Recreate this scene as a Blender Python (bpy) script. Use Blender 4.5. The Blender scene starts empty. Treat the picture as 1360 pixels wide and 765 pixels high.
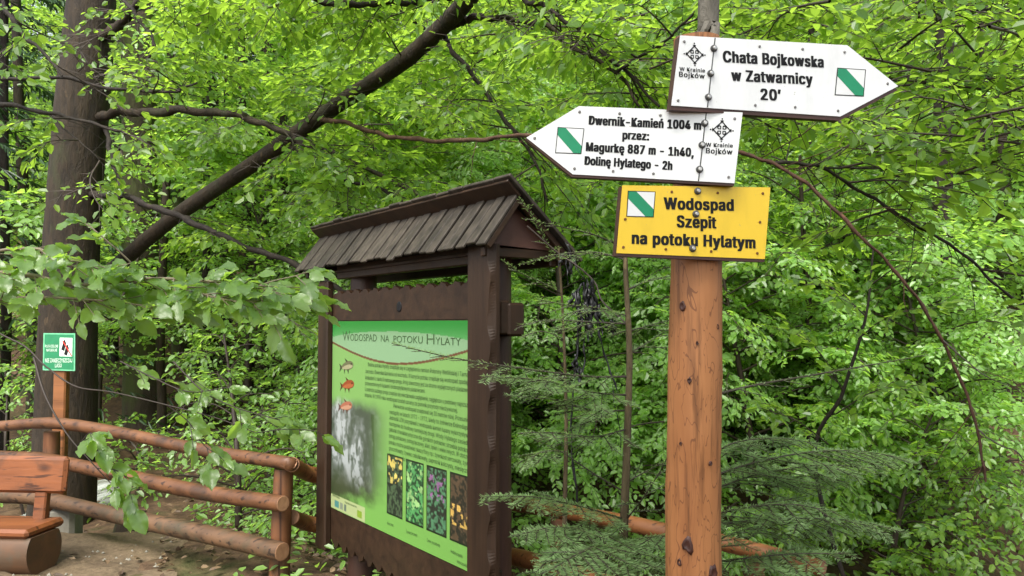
import bpy, math, random
import numpy as np
from mathutils import Vector, Matrix

rng = np.random.default_rng(11)
random.seed(11)
scene = bpy.context.scene
COL = scene.collection
R = math.radians

# ------------------------------------------------------------------ camera, sky, sun, exposure
F_PX, CX, CY = 1050.0, 680.0, 382.5           # focal length and centre, in pixels of a 1360 px wide picture
PITCH = math.atan((430 - CY) / F_PX)
EYE = np.array([0.0, 0.0, 1.65])
cam = bpy.data.cameras.new('camera')
cam.sensor_width = 36.0
cam.lens = 36.0 * F_PX / 1360.0
cam.clip_start, cam.clip_end = 0.05, 600.0
cam_o = bpy.data.objects.new('camera', cam)
COL.objects.link(cam_o)
cam_o.location = EYE
cam_o.rotation_euler = (R(90) + PITCH, 0, 0)
scene.camera = cam_o

SUN_EL, SUN_AZ = R(52), R(200)                # azimuth measured from +Y towards +X
world = bpy.data.worlds.new('World')
scene.world = world
world.use_nodes = True
wt = world.node_tree
bg = wt.nodes['Background']
sky = wt.nodes.new('ShaderNodeTexSky')
sky.sky_type = 'NISHITA'
sky.sun_disc = False
sky.sun_elevation = SUN_EL
sky.sun_rotation = SUN_AZ
sky.air_density, sky.dust_density, sky.ozone_density = 1.0, 3.0, 1.0
hs = wt.nodes.new('ShaderNodeHueSaturation')   # an overcast sky has little blue
hs.inputs['Saturation'].default_value = 0.4
wt.links.new(sky.outputs[0], hs.inputs['Color'])
wt.links.new(hs.outputs[0], bg.inputs['Color'])
bg.inputs['Strength'].default_value = 0.15

sun = bpy.data.lights.new('sun', 'SUN')
sun.energy = 2.8
sun.angle = R(35)
sun.color = (1.0, 0.96, 0.88)
sun_o = bpy.data.objects.new('sun', sun)
COL.objects.link(sun_o)
sd = Vector((math.cos(SUN_EL) * math.sin(SUN_AZ), math.cos(SUN_EL) * math.cos(SUN_AZ), math.sin(SUN_EL)))
sun_o.rotation_euler = (-sd).to_track_quat('-Z', 'Y').to_euler()
sun_o.location = (0, 0, 30)

vs = scene.view_settings
vs.view_transform = 'Standard'
vs.look = 'None'
vs.gamma = 1.0
vs.use_curve_mapping = False
vs.exposure = 1.48
cy = scene.cycles
cy.max_bounces, cy.diffuse_bounces, cy.glossy_bounces, cy.transmission_bounces = 10, 7, 3, 8
cy.use_denoising = True
cy.sample_clamp_indirect = 6.0
cy.caustics_reflective = cy.caustics_refractive = False

# ------------------------------------------------------------------ helpers
FWD = np.array([0, math.cos(PITCH), math.sin(PITCH)])
UPV = np.array([0, -math.sin(PITCH), math.cos(PITCH)])

def P(px, py, d):
    """the point d metres in front of the camera that the photograph shows at px, py"""
    return EYE + d * (FWD + (px - CX) / F_PX * np.array([1.0, 0, 0]) - (py - CY) / F_PX * UPV)

def on_plane(px, py, o, n):
    d = P(px, py, 1.0) - EYE
    return EYE + d * (np.dot(o - EYE, n) / np.dot(d, n))

def nrm(v):
    v = np.asarray(v, float)
    return v / np.maximum(np.linalg.norm(v, axis=-1, keepdims=True), 1e-9)

def smooth(e0, e1, x):
    t = np.clip((x - e0) / (e1 - e0), 0, 1)
    return t * t * (3 - 2 * t)

class Geo:
    """collects faces; build() links them as ONE mesh object"""
    def __init__(s):
        s.v, s.f, s.n, s.col = [], [], 0, []
    def add(s, v, f, mat=0, smooth_=False, col=None):
        v = np.asarray(v, float).reshape(-1, 3)
        f = np.asarray(f, np.int64)
        s.v.append(v)
        s.f.append((f + s.n, mat, smooth_))
        if col is not None:
            s.col.append((s.n, np.asarray(col, float)))
        s.n += len(v)
        return s
    def mesh(s, name, mats):
        me = bpy.data.meshes.new(name)
        V = np.concatenate(s.v).astype(np.float32)
        me.vertices.add(len(V))
        me.vertices.foreach_set('co', V.ravel())
        idx = np.concatenate([f.ravel() for f, _, _ in s.f]).astype(np.int32)
        sizes = np.concatenate([np.full(len(f), f.shape[1]) for f, _, _ in s.f])
        mi = np.concatenate([np.full(len(f), m) for f, m, _ in s.f]).astype(np.int32)
        sm = np.concatenate([np.full(len(f), q) for f, _, q in s.f])
        start = np.concatenate([[0], np.cumsum(sizes)[:-1]]).astype(np.int32)
        me.loops.add(len(idx))
        me.loops.foreach_set('vertex_index', idx)
        me.polygons.add(len(sizes))
        me.polygons.foreach_set('loop_start', start)
        me.polygons.foreach_set('material_index', mi)
        me.polygons.foreach_set('use_smooth', sm)
        if s.col:
            ca = me.color_attributes.new('print', 'FLOAT_COLOR', 'POINT')
            arr = np.ones((len(V), 4), np.float32)
            for n0, c in s.col:
                arr[n0:n0 + len(c), :3] = c
            ca.data.foreach_set('color', arr.ravel())
        me.update(calc_edges=True)
        for m in (mats if isinstance(mats, (list, tuple)) else [mats]):
            me.materials.append(m)
        return me
    def build(s, name, mats, parent=None, label=None):
        o = bpy.data.objects.new(name, s.mesh(name, mats))
        COL.objects.link(o)
        if parent is not None:
            o.parent = parent
            o.matrix_parent_inverse = parent.matrix_basis.inverted() if parent.parent is None else \
                (parent.parent.matrix_basis @ parent.matrix_parent_inverse @ parent.matrix_basis).inverted()
        if label:
            o['label'] = label
        return o

def tag(o, label=None, cat=None, group=None, kind=None):
    for k, v in (('label', label), ('category', cat), ('group', group), ('kind', kind)):
        if v:
            o[k] = v
    return o

def empty(name, loc, label=None, cat=None, group=None):
    o = bpy.data.objects.new(name, None)
    COL.objects.link(o)
    o.empty_display_size = 0.2
    o.location = Vector(loc)
    return tag(o, label, cat, group)

def bend(pts, n):
    """a smooth curve with n points through pts (Catmull-Rom)"""
    p = np.asarray(pts, float)
    if len(p) == 2:
        t = np.linspace(0, 1, n)[:, None]
        return p[0] * (1 - t) + p[1] * t
    q = np.vstack([2 * p[0] - p[1], p, 2 * p[-1] - p[-2]])
    out = []
    for u in np.linspace(0, len(p) - 1 - 1e-6, n):
        i = int(u)
        t = u - i
        a, b, c, d = q[i], q[i + 1], q[i + 2], q[i + 3]
        out.append(0.5 * ((2 * b) + (c - a) * t + (2 * a - 5 * b + 4 * c - d) * t * t + (3 * b - a - 3 * c + d) * t ** 3))
    return np.array(out)

def tube(g, pts, rad, sides=8, caps=True, rough=0.0, mat=0):
    pts = np.asarray(pts, float)
    n = len(pts)
    rad = np.broadcast_to(np.asarray(rad, float), (n,))
    tan = nrm(np.gradient(pts, axis=0))
    ref = np.array([0, 0, 1.0]) if abs(tan[0][2]) < 0.9 else np.array([1.0, 0, 0])
    u = nrm(np.cross(tan[0], ref))
    rings = []
    ang = np.arange(sides) * 2 * math.pi / sides
    for i in range(n):
        u = nrm(u - np.dot(u, tan[i]) * tan[i])
        w = np.cross(tan[i], u)
        r = rad[i] * (1 + rough * rng.normal(size=sides)) if rough else np.full(sides, rad[i])
        rings.append(pts[i] + (np.cos(ang) * r)[:, None] * u + (np.sin(ang) * r)[:, None] * w)
    V = np.concatenate(rings)
    i = np.arange(n - 1)[:, None] * sides
    k = np.arange(sides)[None, :]
    k2 = (k + 1) % sides
    Fq = np.stack([i + k, i + k2, i + sides + k2, i + sides + k], -1).reshape(-1, 4)
    g.add(V, Fq, mat, True)
    if caps:
        for ring, rev in ((0, True), (n - 1, False)):
            c = rings[ring]
            V2 = np.vstack([c, c.mean(0)])
            kk = np.arange(sides)
            f = np.stack([kk, (kk + 1) % sides, np.full(sides, sides)], -1)
            g.add(V2, f[:, ::-1] if rev else f, mat, False)
    return g

def tubes_thin(g, starts, ends, r0, r1, mat=0):
    """many straight three-sided twigs at once"""
    s, e = np.asarray(starts, float), np.asarray(ends, float)
    n = len(s)
    if n == 0:
        return
    t = nrm(e - s)
    ref = np.where(np.abs(t[:, 2:3]) < 0.9, [[0, 0, 1.0]], [[1.0, 0, 0]])
    u = nrm(np.cross(t, ref))
    w = np.cross(t, u)
    r0 = np.broadcast_to(np.asarray(r0, float), (n,))[:, None]
    r1 = np.broadcast_to(np.asarray(r1, float), (n,))[:, None]
    V = []
    for base, r in ((s, r0), (e, r1)):
        for k in range(3):
            a = 2 * math.pi * k / 3
            V.append(base + r * (math.cos(a) * u + math.sin(a) * w))
    V = np.stack(V, 1)                        # n,6,3
    f = np.array([[0, 1, 4, 3], [1, 2, 5, 4], [2, 0, 3, 5]])
    Fq = (np.arange(n)[:, None, None] * 6 + f[None]).reshape(-1, 4)
    g.add(V.reshape(-1, 3), Fq, mat, True)

def box(g, c, half, ax=None, mat=0, bevel=0.0):
    """box with centre c, half sizes, axes ax (rows); bevel cuts its long edges"""
    ax = np.eye(3) if ax is None else np.asarray(ax, float)
    hx, hy, hz = half
    if bevel <= 0:
        s = np.array([[x, y, z] for x in (-1, 1) for y in (-1, 1) for z in (-1, 1)], float) * [hx, hy, hz]
        f = [[0, 1, 3, 2], [4, 6, 7, 5], [0, 4, 5, 1], [2, 3, 7, 6], [0, 2, 6, 4], [1, 5, 7, 3]]
        g.add(np.asarray(c) + s @ ax, f, mat)
        return g
    b = min(bevel, hx * .9, hy * .9, hz * .9)
    V, ids = [], {}
    for sx in (-1, 1):
        for sy in (-1, 1):
            for sz in (-1, 1):
                for k in range(3):
                    p = np.array([sx * (hx - b), sy * (hy - b), sz * (hz - b)])
                    p[k] = (sx * hx, sy * hy, sz * hz)[k]
                    ids[(sx, sy, sz, k)] = len(V)
                    V.append(p)
    F4, F3 = [], []
    I = ids
    for k in range(3):
        a, c2 = [(1, 2), (2, 0), (0, 1)][k]
        for s0 in (-1, 1):
            q = []
            for (ua, uc) in ((-1, -1), (1, -1), (1, 1), (-1, 1)):
                t = [0, 0, 0]
                t[k], t[a], t[c2] = s0, ua, uc
                q.append(I[(t[0], t[1], t[2], k)])
            F4.append(q if s0 > 0 else q[::-1])
    for k in range(3):                         # edges along k
        a, c2 = [(1, 2), (2, 0), (0, 1)][k]
        for ua in (-1, 1):
            for uc in (-1, 1):
                t1, t2 = [0, 0, 0], [0, 0, 0]
                t1[k], t2[k] = -1, 1
                t1[a] = t2[a] = ua
                t1[c2] = t2[c2] = uc
                q = [I[(*t1, a)], I[(*t2, a)], I[(*t2, c2)], I[(*t1, c2)]]
                F4.append(q if ua * uc < 0 else q[::-1])
    for sx in (-1, 1):
        for sy in (-1, 1):
            for sz in (-1, 1):
                q = [I[(sx, sy, sz, k)] for k in range(3)]
                F3.append(q if sx * sy * sz > 0 else q[::-1])
    V = np.asarray(c) + np.array(V) @ ax
    n0 = g.n
    g.add(V, F4, mat)
    g.f.append((np.array(F3) + n0, mat, False))
    return g

def prism(g, poly, depth_vec, mat=0, mat_side=None):
    """extrudes a planar outline (n,3) along depth_vec; caps fan out from the middle"""
    poly = np.asarray(poly, float)
    n = len(poly)
    V = np.vstack([poly, poly + depth_vec, poly.mean(0)[None], (poly + depth_vec).mean(0)[None]])
    k = np.arange(n)
    k2 = (k + 1) % n
    n0 = g.n
    g.add(V, np.stack([k, k2, np.full(n, 2 * n)], -1), mat)
    g.f.append((np.stack([n + k2, n + k, np.full(n, 2 * n + 1)], -1) + n0, mat, False))
    g.f.append((np.stack([k2, k, n + k, n + k2], -1) + n0, mat if mat_side is None else mat_side, False))
    return g

# ------------------------------------------------------------------ materials
class Mat:
    def __init__(s, name):
        s.m = bpy.data.materials.new(name)
        s.m.use_nodes = True
        s.nt = s.m.node_tree
        s.b = s.nt.nodes['Principled BSDF']
        s.out = s.nt.nodes['Material Output']
    def n(s, t, **kw):
        nd = s.nt.nodes.new(t)
        for k, v in kw.items():
            setattr(nd, k, v)
        return nd
    def link(s, a, b):
        s.nt.links.new(a, b)
    def coords(s, scale=(1, 1, 1), kind='Object'):
        tc = s.n('ShaderNodeTexCoord')
        mp = s.n('ShaderNodeMapping')
        mp.inputs['Scale'].default_value = scale
        s.link(tc.outputs[kind], mp.inputs['Vector'])
        return mp.outputs[0]
    def noise(s, vec, scale, detail=4, rough=0.55, dist=0.0):
        t = s.n('ShaderNodeTexNoise')
        t.inputs['Scale'].default_value = scale
        t.inputs['Detail'].default_value = detail
        t.inputs['Roughness'].default_value = rough
        t.inputs['Distortion'].default_value = dist
        s.link(vec, t.inputs['Vector'])
        return t.outputs['Fac']
    def ramp(s, fac, stops):
        r = s.n('ShaderNodeValToRGB')
        el = r.color_ramp.elements
        while len(el) < len(stops):
            el.new(0.5)
        for e, (p, c) in zip(el, stops):
            e.position = p
            e.color = (*c, 1) if len(c) == 3 else c
        s.link(fac, r.inputs['Fac'])
        return r.outputs['Color']
    def math(s, op, a, b=None):
        m = s.n('ShaderNodeMath', operation=op)
        for i, v in enumerate((a, b)):
            if v is None:
                continue
            if isinstance(v, (int, float)):
                m.inputs[i].default_value = v
            else:
                s.link(v, m.inputs[i])
        return m.outputs[0]
    def mix(s, fac, a, b, blend='MIX'):
        m = s.n('ShaderNodeMix', data_type='RGBA', blend_type=blend)
        for sock, v in ((m.inputs[0], fac), (m.inputs[6], a), (m.inputs[7], b)):
            if isinstance(v, (int, float)):
                sock.default_value = v
            elif isinstance(v, tuple):
                sock.default_value = (*v, 1) if len(v) == 3 else v
            else:
                s.link(v, sock)
        return m.outputs[2]
    def bump(s, h, strength=0.3, dist=0.01):
        b = s.n('ShaderNodeBump')
        b.inputs['Strength'].default_value = strength
        b.inputs['Distance'].default_value = dist
        s.link(h, b.inputs['Height'])
        s.link(b.outputs[0], s.b.inputs['Normal'])
    def set(s, col=None, rough=0.6, spec=0.4, metal=0.0):
        if col is not None:
            if isinstance(col, tuple):
                s.b.inputs['Base Color'].default_value = (*col, 1)
            else:
                s.link(col, s.b.inputs['Base Color'])
        if isinstance(rough, (int, float)):
            s.b.inputs['Roughness'].default_value = rough
        else:
            s.link(rough, s.b.inputs['Roughness'])
        s.b.inputs['Specular IOR Level'].default_value = spec
        s.b.inputs['Metallic'].default_value = metal
        return s.m

def plain(name, col, rough=0.5, spec=0.4, metal=0.0, var=0.15, scale=30):
    m = Mat(name)
    nz = m.noise(m.coords(), scale, 4)
    c = m.ramp(nz, [(0.3, tuple(x * (1 - var) for x in col)), (0.7, tuple(min(1, x * (1 + var)) for x in col))])
    return m.set(c, rough, spec, metal)

def leaf_mat(name, dark, mid, light, trans, tfac=0.45, rough=0.38, spec=0.5, coat=0.0):
    m = Mat(name)
    geo = m.n('ShaderNodeNewGeometry')
    oi = m.n('ShaderNodeObjectInfo')
    rp = geo.outputs['Random Per Island']
    big = m.noise(m.coords(), 1.1, 2)
    f = m.math('ADD', m.math('MULTIPLY', rp, 0.6), m.math('MULTIPLY', big, 0.45))
    c = m.ramp(f, [(0.18, dark), (0.5, mid), (0.85, light)])
    c = m.mix(m.math('MULTIPLY', oi.outputs['Random'], 0.25), c, tuple(x * 0.6 for x in mid))
    m.set(c, rough, spec)
    tr = m.n('ShaderNodeBsdfTranslucent')
    tc = m.mix(rp, trans, tuple(min(1, x * 1.5) for x in trans))
    m.link(tc, tr.inputs['Color'])
    mx = m.n('ShaderNodeMixShader')
    mx.inputs[0].default_value = tfac
    m.link(m.b.outputs[0], mx.inputs[1])
    m.link(tr.outputs[0], mx.inputs[2])
    m.link(mx.outputs[0], m.out.inputs['Surface'])
    return m.m

def bark_mat(name, dark, light, moss=None, moss_amt=0.5, scale=6, rough=0.75, spec=0.3):
    m = Mat(name)
    v = m.coords((1, 1, 0.25))
    nz = m.noise(v, scale * 3, 8, 0.7, 0.6)
    c = m.ramp(nz, [(0.3, dark), (0.72, light)])
    pale = m.noise(m.coords((1, 1, 0.5)), 9, 5, 0.6)
    c = m.mix(m.math('MULTIPLY', m.math('GREATER_THAN', pale, 0.66), 0.45), c, tuple(min(1, x * 2.2) for x in light))
    if moss:
        mz = m.noise(m.coords((1, 1, 0.5)), 2.6, 5, 0.6)
        k = m.ramp(mz, [(0.62 - moss_amt * 0.35, (0, 0, 0)), (0.75 - moss_amt * 0.3, (1, 1, 1))])
        c = m.mix(k, c, moss)
    m.bump(nz, 0.9, 0.03)
    return m.set(c, rough, spec)

def wood_mat(name, dark, light, axis=2, grain=14, stretch=0.08, lines=0.0, line_col=(0.02, 0.01, 0.006), rough=0.55, spec=0.35, kind='Object', dirt=None, knots=0):
    m = Mat(name)
    sc = [1, 1, 1]
    sc[axis] = stretch
    v = m.coords(tuple(sc), kind)
    nz = m.noise(v, grain, 7, 0.6, 0.3)
    big = m.noise(m.coords((1, 1, 1), kind), 2.3, 3)
    f = m.math('ADD', m.math('MULTIPLY', nz, 0.7), m.math('MULTIPLY', big, 0.3))
    c = m.ramp(f, [(0.33, dark), (0.66, light)])
    if dirt:
        dz = m.noise(m.coords((1, 1, 1), kind), 5.5, 6, 0.65)
        c = m.mix(m.ramp(dz, [(0.5, (0, 0, 0)), (0.7, (1, 1, 1))]), c, dirt)
    if lines > 0:
        sc2 = [1, 1, 1]
        sc2[axis] = 0.2
        ln = m.noise(m.coords(tuple(sc2), kind), 17, 3, 0.5, 0.6)
        fr = m.math('FRACT', m.math('MULTIPLY', ln, 11.0))
        k = m.math('LESS_THAN', m.math('ABSOLUTE', m.math('SUBTRACT', fr, 0.5)), 0.05)
        st = [1, 1, 1]; st[axis] = 0.035
        gr = m.noise(m.coords(tuple(st), kind), 55, 4, 0.6)
        c = m.mix(m.ramp(gr, [(0.5, (0, 0, 0)), (0.68, (.75, .75, .75))]), c, tuple(x * .42 for x in dark))
        br = m.math('GREATER_THAN', m.noise(m.coords((1, 1, 0.6), kind), 9, 3), 0.41)
        c = m.mix(m.math('MULTIPLY', m.math('MULTIPLY', k, br), lines), c, line_col)
    if knots:
        vo = m.n('ShaderNodeTexVoronoi')
        sk = [1, 1, 1]; sk[axis] = .55
        m.link(m.coords(tuple(sk), kind), vo.inputs['Vector'])
        vo.inputs['Scale'].default_value = knots
        kk = m.ramp(vo.outputs['Distance'], [(.09, (1, 1, 1)), (.2, (0, 0, 0))])
        c = m.mix(m.math('MULTIPLY', kk, .85), c, tuple(x * .3 for x in dark))
        ck = [1, 1, 1]; ck[axis] = .03
        cn = m.noise(m.coords(tuple(ck), kind), 38, 3, .5, .2)
        c = m.mix(m.ramp(cn, [(.60, (0, 0, 0)), (.66, (.9, .9, .9))]), c, tuple(x * .35 for x in dark))
    m.bump(nz, 0.5 if knots else 0.3, 0.01 if knots else 0.006)
    return m.set(c, rough, spec)

M = {}
M['leaf'] = leaf_mat('beech_leaf', (0.095, 0.19, 0.035), (0.15, 0.285, 0.06), (0.215, 0.37, 0.10), (0.40, 0.64, 0.08), 0.5, 0.37, 0.75)
M['leaf_bright'] = leaf_mat('beech_leaf_fresh', (0.042, 0.105, 0.016), (0.092, 0.185, 0.026), (0.17, 0.275, 0.042), (0.31, 0.49, 0.045), 0.54, 0.38, 0.55)
M['leaf_glossy'] = leaf_mat('beech_leaf_wet', (0.085, 0.165, 0.03), (0.135, 0.245, 0.048), (0.20, 0.32, 0.08), (0.32, 0.52, 0.05), 0.48, 0.36, 0.9)
M['leaf_far'] = leaf_mat('forest_leaf', (0.08, 0.15, 0.03), (0.13, 0.235, 0.05), (0.20, 0.32, 0.08), (0.40, 0.58, 0.09), 0.52)
M['needle'] = leaf_mat('fir_needle', (0.09, 0.155, 0.06), (0.15, 0.24, 0.095), (0.23, 0.33, 0.15), (0.26, 0.40, 0.11), 0.35, 0.4, 0.4)
M['spruce'] = leaf_mat('spruce_needle', (0.015, 0.04, 0.015), (0.025, 0.06, 0.02), (0.04, 0.085, 0.03), (0.04, 0.1, 0.02), 0.2)
M['litter'] = leaf_mat('dead_leaf', (0.05, 0.03, 0.017), (0.10, 0.06, 0.032), (0.19, 0.13, 0.07), (0.06, 0.03, 0.01), 0.1, 0.6)
M['bark'] = bark_mat('beech_bark', (0.007, 0.0048, 0.0025), (0.038, 0.025, 0.0125), (0.03, 0.034, 0.012), 0.12)
M['bark_moss'] = bark_mat('mossy_bark', (0.022, 0.016, 0.011), (0.07, 0.05, 0.033), (0.05, 0.065, 0.014), 0.6)
M['bark_grey'] = bark_mat('grey_bark', (0.06, 0.055, 0.045), (0.17, 0.155, 0.125), (0.06, 0.07, 0.025), 0.2)
M['bark_dark'] = bark_mat('dark_bark', (0.008, 0.006, 0.005), (0.028, 0.02, 0.014))
M['twig'] = plain('twig_bark', (0.03, 0.02, 0.014), 0.6)
M['twig_red'] = bark_mat('reddish_bark', (0.03, 0.014, 0.008), (0.095, 0.045, 0.024))
M['fir_bark'] = bark_mat('fir_bark', (0.05, 0.035, 0.018), (0.13, 0.10, 0.05))
M['twig_pale'] = plain('pale_twig', (0.16, 0.13, 0.08), 0.6)
M['post'] = wood_mat('larch_post', (0.22, 0.083, 0.028), (0.375, 0.162, 0.06), 2, 12, 0.07, 0.6, (0.08, 0.026, 0.011), 0.5, 0.35)
M['knot'] = plain('wood_knot', (0.045, 0.014, 0.008), 0.5, var=0.5)
M['resin'] = plain('pale_resin', (0.6, 0.5, 0.35), 0.4)
M['frame'] = wood_mat('dark_stained_wood', (0.012, 0.006, 0.003), (0.034, 0.0175, 0.009), 2, 16, 0.06, 0, rough=0.5, spec=0.25)
M['frame_h'] = wood_mat('dark_stained_beam', (0.013, 0.0065, 0.0033), (0.037, 0.019, 0.0098), 0, 16, 0.06, 0, rough=0.5, spec=0.25)
M['frame_red'] = wood_mat('reddish_stained_post', (0.022, 0.010, 0.007), (0.05, 0.023, 0.015), 2, 14, 0.06, 0, rough=0.5)
M['gable'] = wood_mat('reddish_gable_board', (0.05, 0.021, 0.016), (0.085, 0.038, 0.028), 0, 10, 0.1, 0, rough=0.5)
M['shingle'] = wood_mat('weathered_roof_slat', (0.015, 0.012, 0.009), (0.064, 0.052, 0.040), 2, 22, 0.06, 0, rough=0.65, spec=0.25, dirt=(0.016, 0.013, 0.010))
M['rail'] = wood_mat('stained_log', (0.055, 0.023, 0.010), (0.15, 0.064, 0.026), 0, 10, 0.07, 0, rough=0.5, knots=7, dirt=(0.034, 0.021, 0.013))
M['rail_low'] = wood_mat('weathered_log', (0.048, 0.026, 0.013), (0.125, 0.066, 0.032), 0, 10, 0.07, 0, rough=0.6, knots=6, dirt=(0.04, 0.036, 0.02))
M['rail_orange'] = wood_mat('orange_log', (0.12, 0.045, 0.015), (0.24, 0.095, 0.033), 0, 10, 0.07, 0, rough=0.5, knots=7)
M['log_end'] = wood_mat('sawn_log_end', (0.17, 0.08, 0.04), (0.28, 0.15, 0.08), 1, 20, 1, 0, rough=0.65)
M['fence_post'] = wood_mat('fence_post_wood', (0.08, 0.03, 0.012), (0.17, 0.07, 0.028), 2, 12, 0.08, 0, rough=0.55, dirt=(0.08, 0.05, 0.03), knots=7)
M['bench'] = wood_mat('bench_wood', (0.10, 0.03, 0.009), (0.20, 0.065, 0.02), 0, 9, 0.1, 0, rough=0.5, dirt=(0.09, 0.035, 0.015), knots=5)
M['bench_log'] = wood_mat('bench_log_wood', (0.05, 0.03, 0.017), (0.12, 0.055, 0.025), 0, 7, 0.3, 0, rough=0.6, dirt=(0.06, 0.05, 0.035))
def plate(name, col):
    m = Mat(name)
    a = m.noise(m.coords((1, 1, .35)), 14, 6, 0.65)
    b = m.noise(m.coords(), 90, 3, 0.6)
    c = m.mix(m.ramp(a, [(0.5, (0, 0, 0)), (0.8, (.4, .4, .4))]), col, tuple(x * .62 for x in col))
    c = m.mix(m.math('MULTIPLY', m.math('GREATER_THAN', b, .71), .5), c, (.22, .2, .13))
    return m.set(c, 0.35, 0.45)
M['plate_white'] = plate('white_plate', (0.66, 0.67, 0.665))
M['plate_yellow'] = plate('yellow_plate', (0.66, 0.44, 0.018))
M['plate_green'] = plain('green_plate', (0.012, 0.17, 0.07), 0.35, 0.5, var=0.08)
M['green_light'] = plain('pale_green_rim', (0.12, 0.4, 0.22), 0.4)
M['backing'] = wood_mat('sign_backing_wood', (0.03, 0.013, 0.01), (0.075, 0.03, 0.02), 0, 14, 0.08, 0, rough=0.5)
M['black'] = plain('black_print', (0.010, 0.010, 0.011), 0.6, 0.15)
M['ink'] = plain('dark_green_ink', (0.03, 0.065, 0.02), 0.5, 0.3)
M['trail_green'] = plain('green_stripe', (0.0, 0.20, 0.085), 0.4, 0.4, var=0.05)
M['trail_white'] = plain('white_square', (0.62, 0.63, 0.62), 0.35, 0.4, var=0.02)
M['white_print'] = plain('white_print', (0.7, 0.78, 0.7), 0.4)
M['red_print'] = plain('red_print', (0.5, 0.03, 0.02), 0.4)
M['steel'] = plain('bolt_steel', (0.35, 0.34, 0.32), 0.35, 0.5, 0.9)
M['rubber'] = plain('bolt_rubber', (0.05, 0.05, 0.05), 0.5)
M['screw'] = plain('screw_steel', (0.16, 0.15, 0.14), 0.4, 0.5, 0.8)
M['screw_rust'] = plain('rusty_screw', (0.16, 0.07, 0.02), 0.6, 0.3, 0.3)
M['gap_shade'] = plain('slat_gap_shade', (0.006, 0.005, 0.004), 0.8, 0.1)  # near-black colour painted as the shade between the roof slats
M['shred'] = plain('black_shreds', (0.008, 0.008, 0.009), 0.45, 0.5)
M['stone'] = plain('stone', (0.16, 0.15, 0.12), 0.8)

pm = Mat('printed_panel')
at = pm.n('ShaderNodeAttribute')
at.attribute_name = 'print'
pm.set(pm.mix(1.0, at.outputs['Color'], (0.48, 0.46, 0.48), 'MULTIPLY'), 0.4, 0.35)
M['print'] = pm.m

wm = Mat('stream_water')
wz = wm.noise(wm.coords((1, 1.4, 1)), 3, 5, 0.6, 0.8)
wm.bump(wz, 0.5, 0.05)
wc = wm.ramp(wz, [(0.40, (0.16, 0.16, 0.14)), (0.66, (0.42, 0.44, 0.43))])
wm.set(wc, 0.18, 0.6)
M['water'] = wm.m

gm = Mat('forest_floor')
gz = gm.noise(gm.coords(), 9, 8, 0.65)
gb = gm.noise(gm.coords(), 0.7, 4, 0.6)
gc = gm.ramp(gz, [(0.3, (0.03, 0.018, 0.011)), (0.55, (0.085, 0.052, 0.03)), (0.8, (0.16, 0.105, 0.06))])
gk = gm.ramp(gb, [(0.52, (0, 0, 0)), (0.66, (1, 1, 1))])
gc = gm.mix(gm.math('MULTIPLY', gk, 0.6), gc, (0.03, 0.06, 0.012))
gm.bump(gz, 0.8, 0.04)
M['floor'] = gm.set(gc, 0.85, 0.2)

sm_ = Mat('sandy_path')
sz = sm_.noise(sm_.coords(), 26, 8, 0.7)
sb = sm_.noise(sm_.coords(), 2.4, 4, 0.6)
sc_ = sm_.ramp(sm_.math('ADD', sm_.math('MULTIPLY', sz, .55), sm_.math('MULTIPLY', sb, .45)), [(0.34, (0.042, 0.028, 0.016)), (0.52, (0.115, 0.083, 0.05)), (0.7, (0.18, 0.132, 0.085))])
sm_.bump(sz, 0.6, 0.02)
M['path'] = sm_.set(sc_, 0.85, 0.25)

# ------------------------------------------------------------------ terrain, path, stream
def wob(x, y):
    return (np.sin(x * 1.7 + y * 0.9) + np.sin(x * 0.6 - y * 1.3 + 1.0) + 0.6 * np.sin(3.1 * x + 2.3 * y)) * 0.04

def ground_z(x, y):
    x, y = np.asarray(x, float), np.asarray(y, float)
    rightness = smooth(-2.2, 0.2, x)
    # the right: a drop behind the fence into the ravine, then a steep bank
    edge = 4.9 - 0.55 * np.clip(x, -1, 4)
    drop = -2.1 * smooth(edge, edge + 2.2, y)
    bank = np.clip(y - (edge + 2.4), 0, None)
    zr = drop + 0.66 * np.minimum(bank, 7) + 0.42 * np.clip(bank - 7, 0, 30) + 0.15 * np.clip(bank - 37, 0, 60)
    # the left: nearly level to the stream, then a gentle slope
    zl = -0.35 * smooth(6.2, 7.3, y) + 0.10 * np.clip(y - 8.6, 0, 5) + 0.36 * np.clip(y - 13, 0, 30) + 0.15 * np.clip(y - 43, 0, 60)
    z = zl * (1 - rightness) + zr * rightness
    near = 1 - smooth(4.0, 6.0, y)
    z = z + wob(x, y) * (1 - 0.6 * near)
    z = z + 0.10 * smooth(-2.4, -4.4, x) * (1 - smooth(5.5, 7.0, y))
    return z

gx = np.concatenate([np.arange(-90, -12, 3.0), np.arange(-12, 12, 0.2), np.arange(12, 93, 3.0)])
gy = np.concatenate([np.arange(-60, -4, 4.0), np.arange(-4, 22, 0.2), np.arange(22, 110, 2.0)])
GX, GY = np.meshgrid(gx, gy)
GZ = ground_z(GX, GY) + rng.normal(size=GX.shape) * 0.012
g = Geo()
nx, ny = len(gx), len(gy)
ii = (np.arange(ny - 1)[:, None] * nx + np.arange(nx - 1)[None, :]).reshape(-1, 1)
g.add(np.stack([GX, GY, GZ], -1), ii + np.array([0, 1, nx + 1, nx]), 0, True)
tag(g.build('ground', M['floor']), kind='structure')

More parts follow.
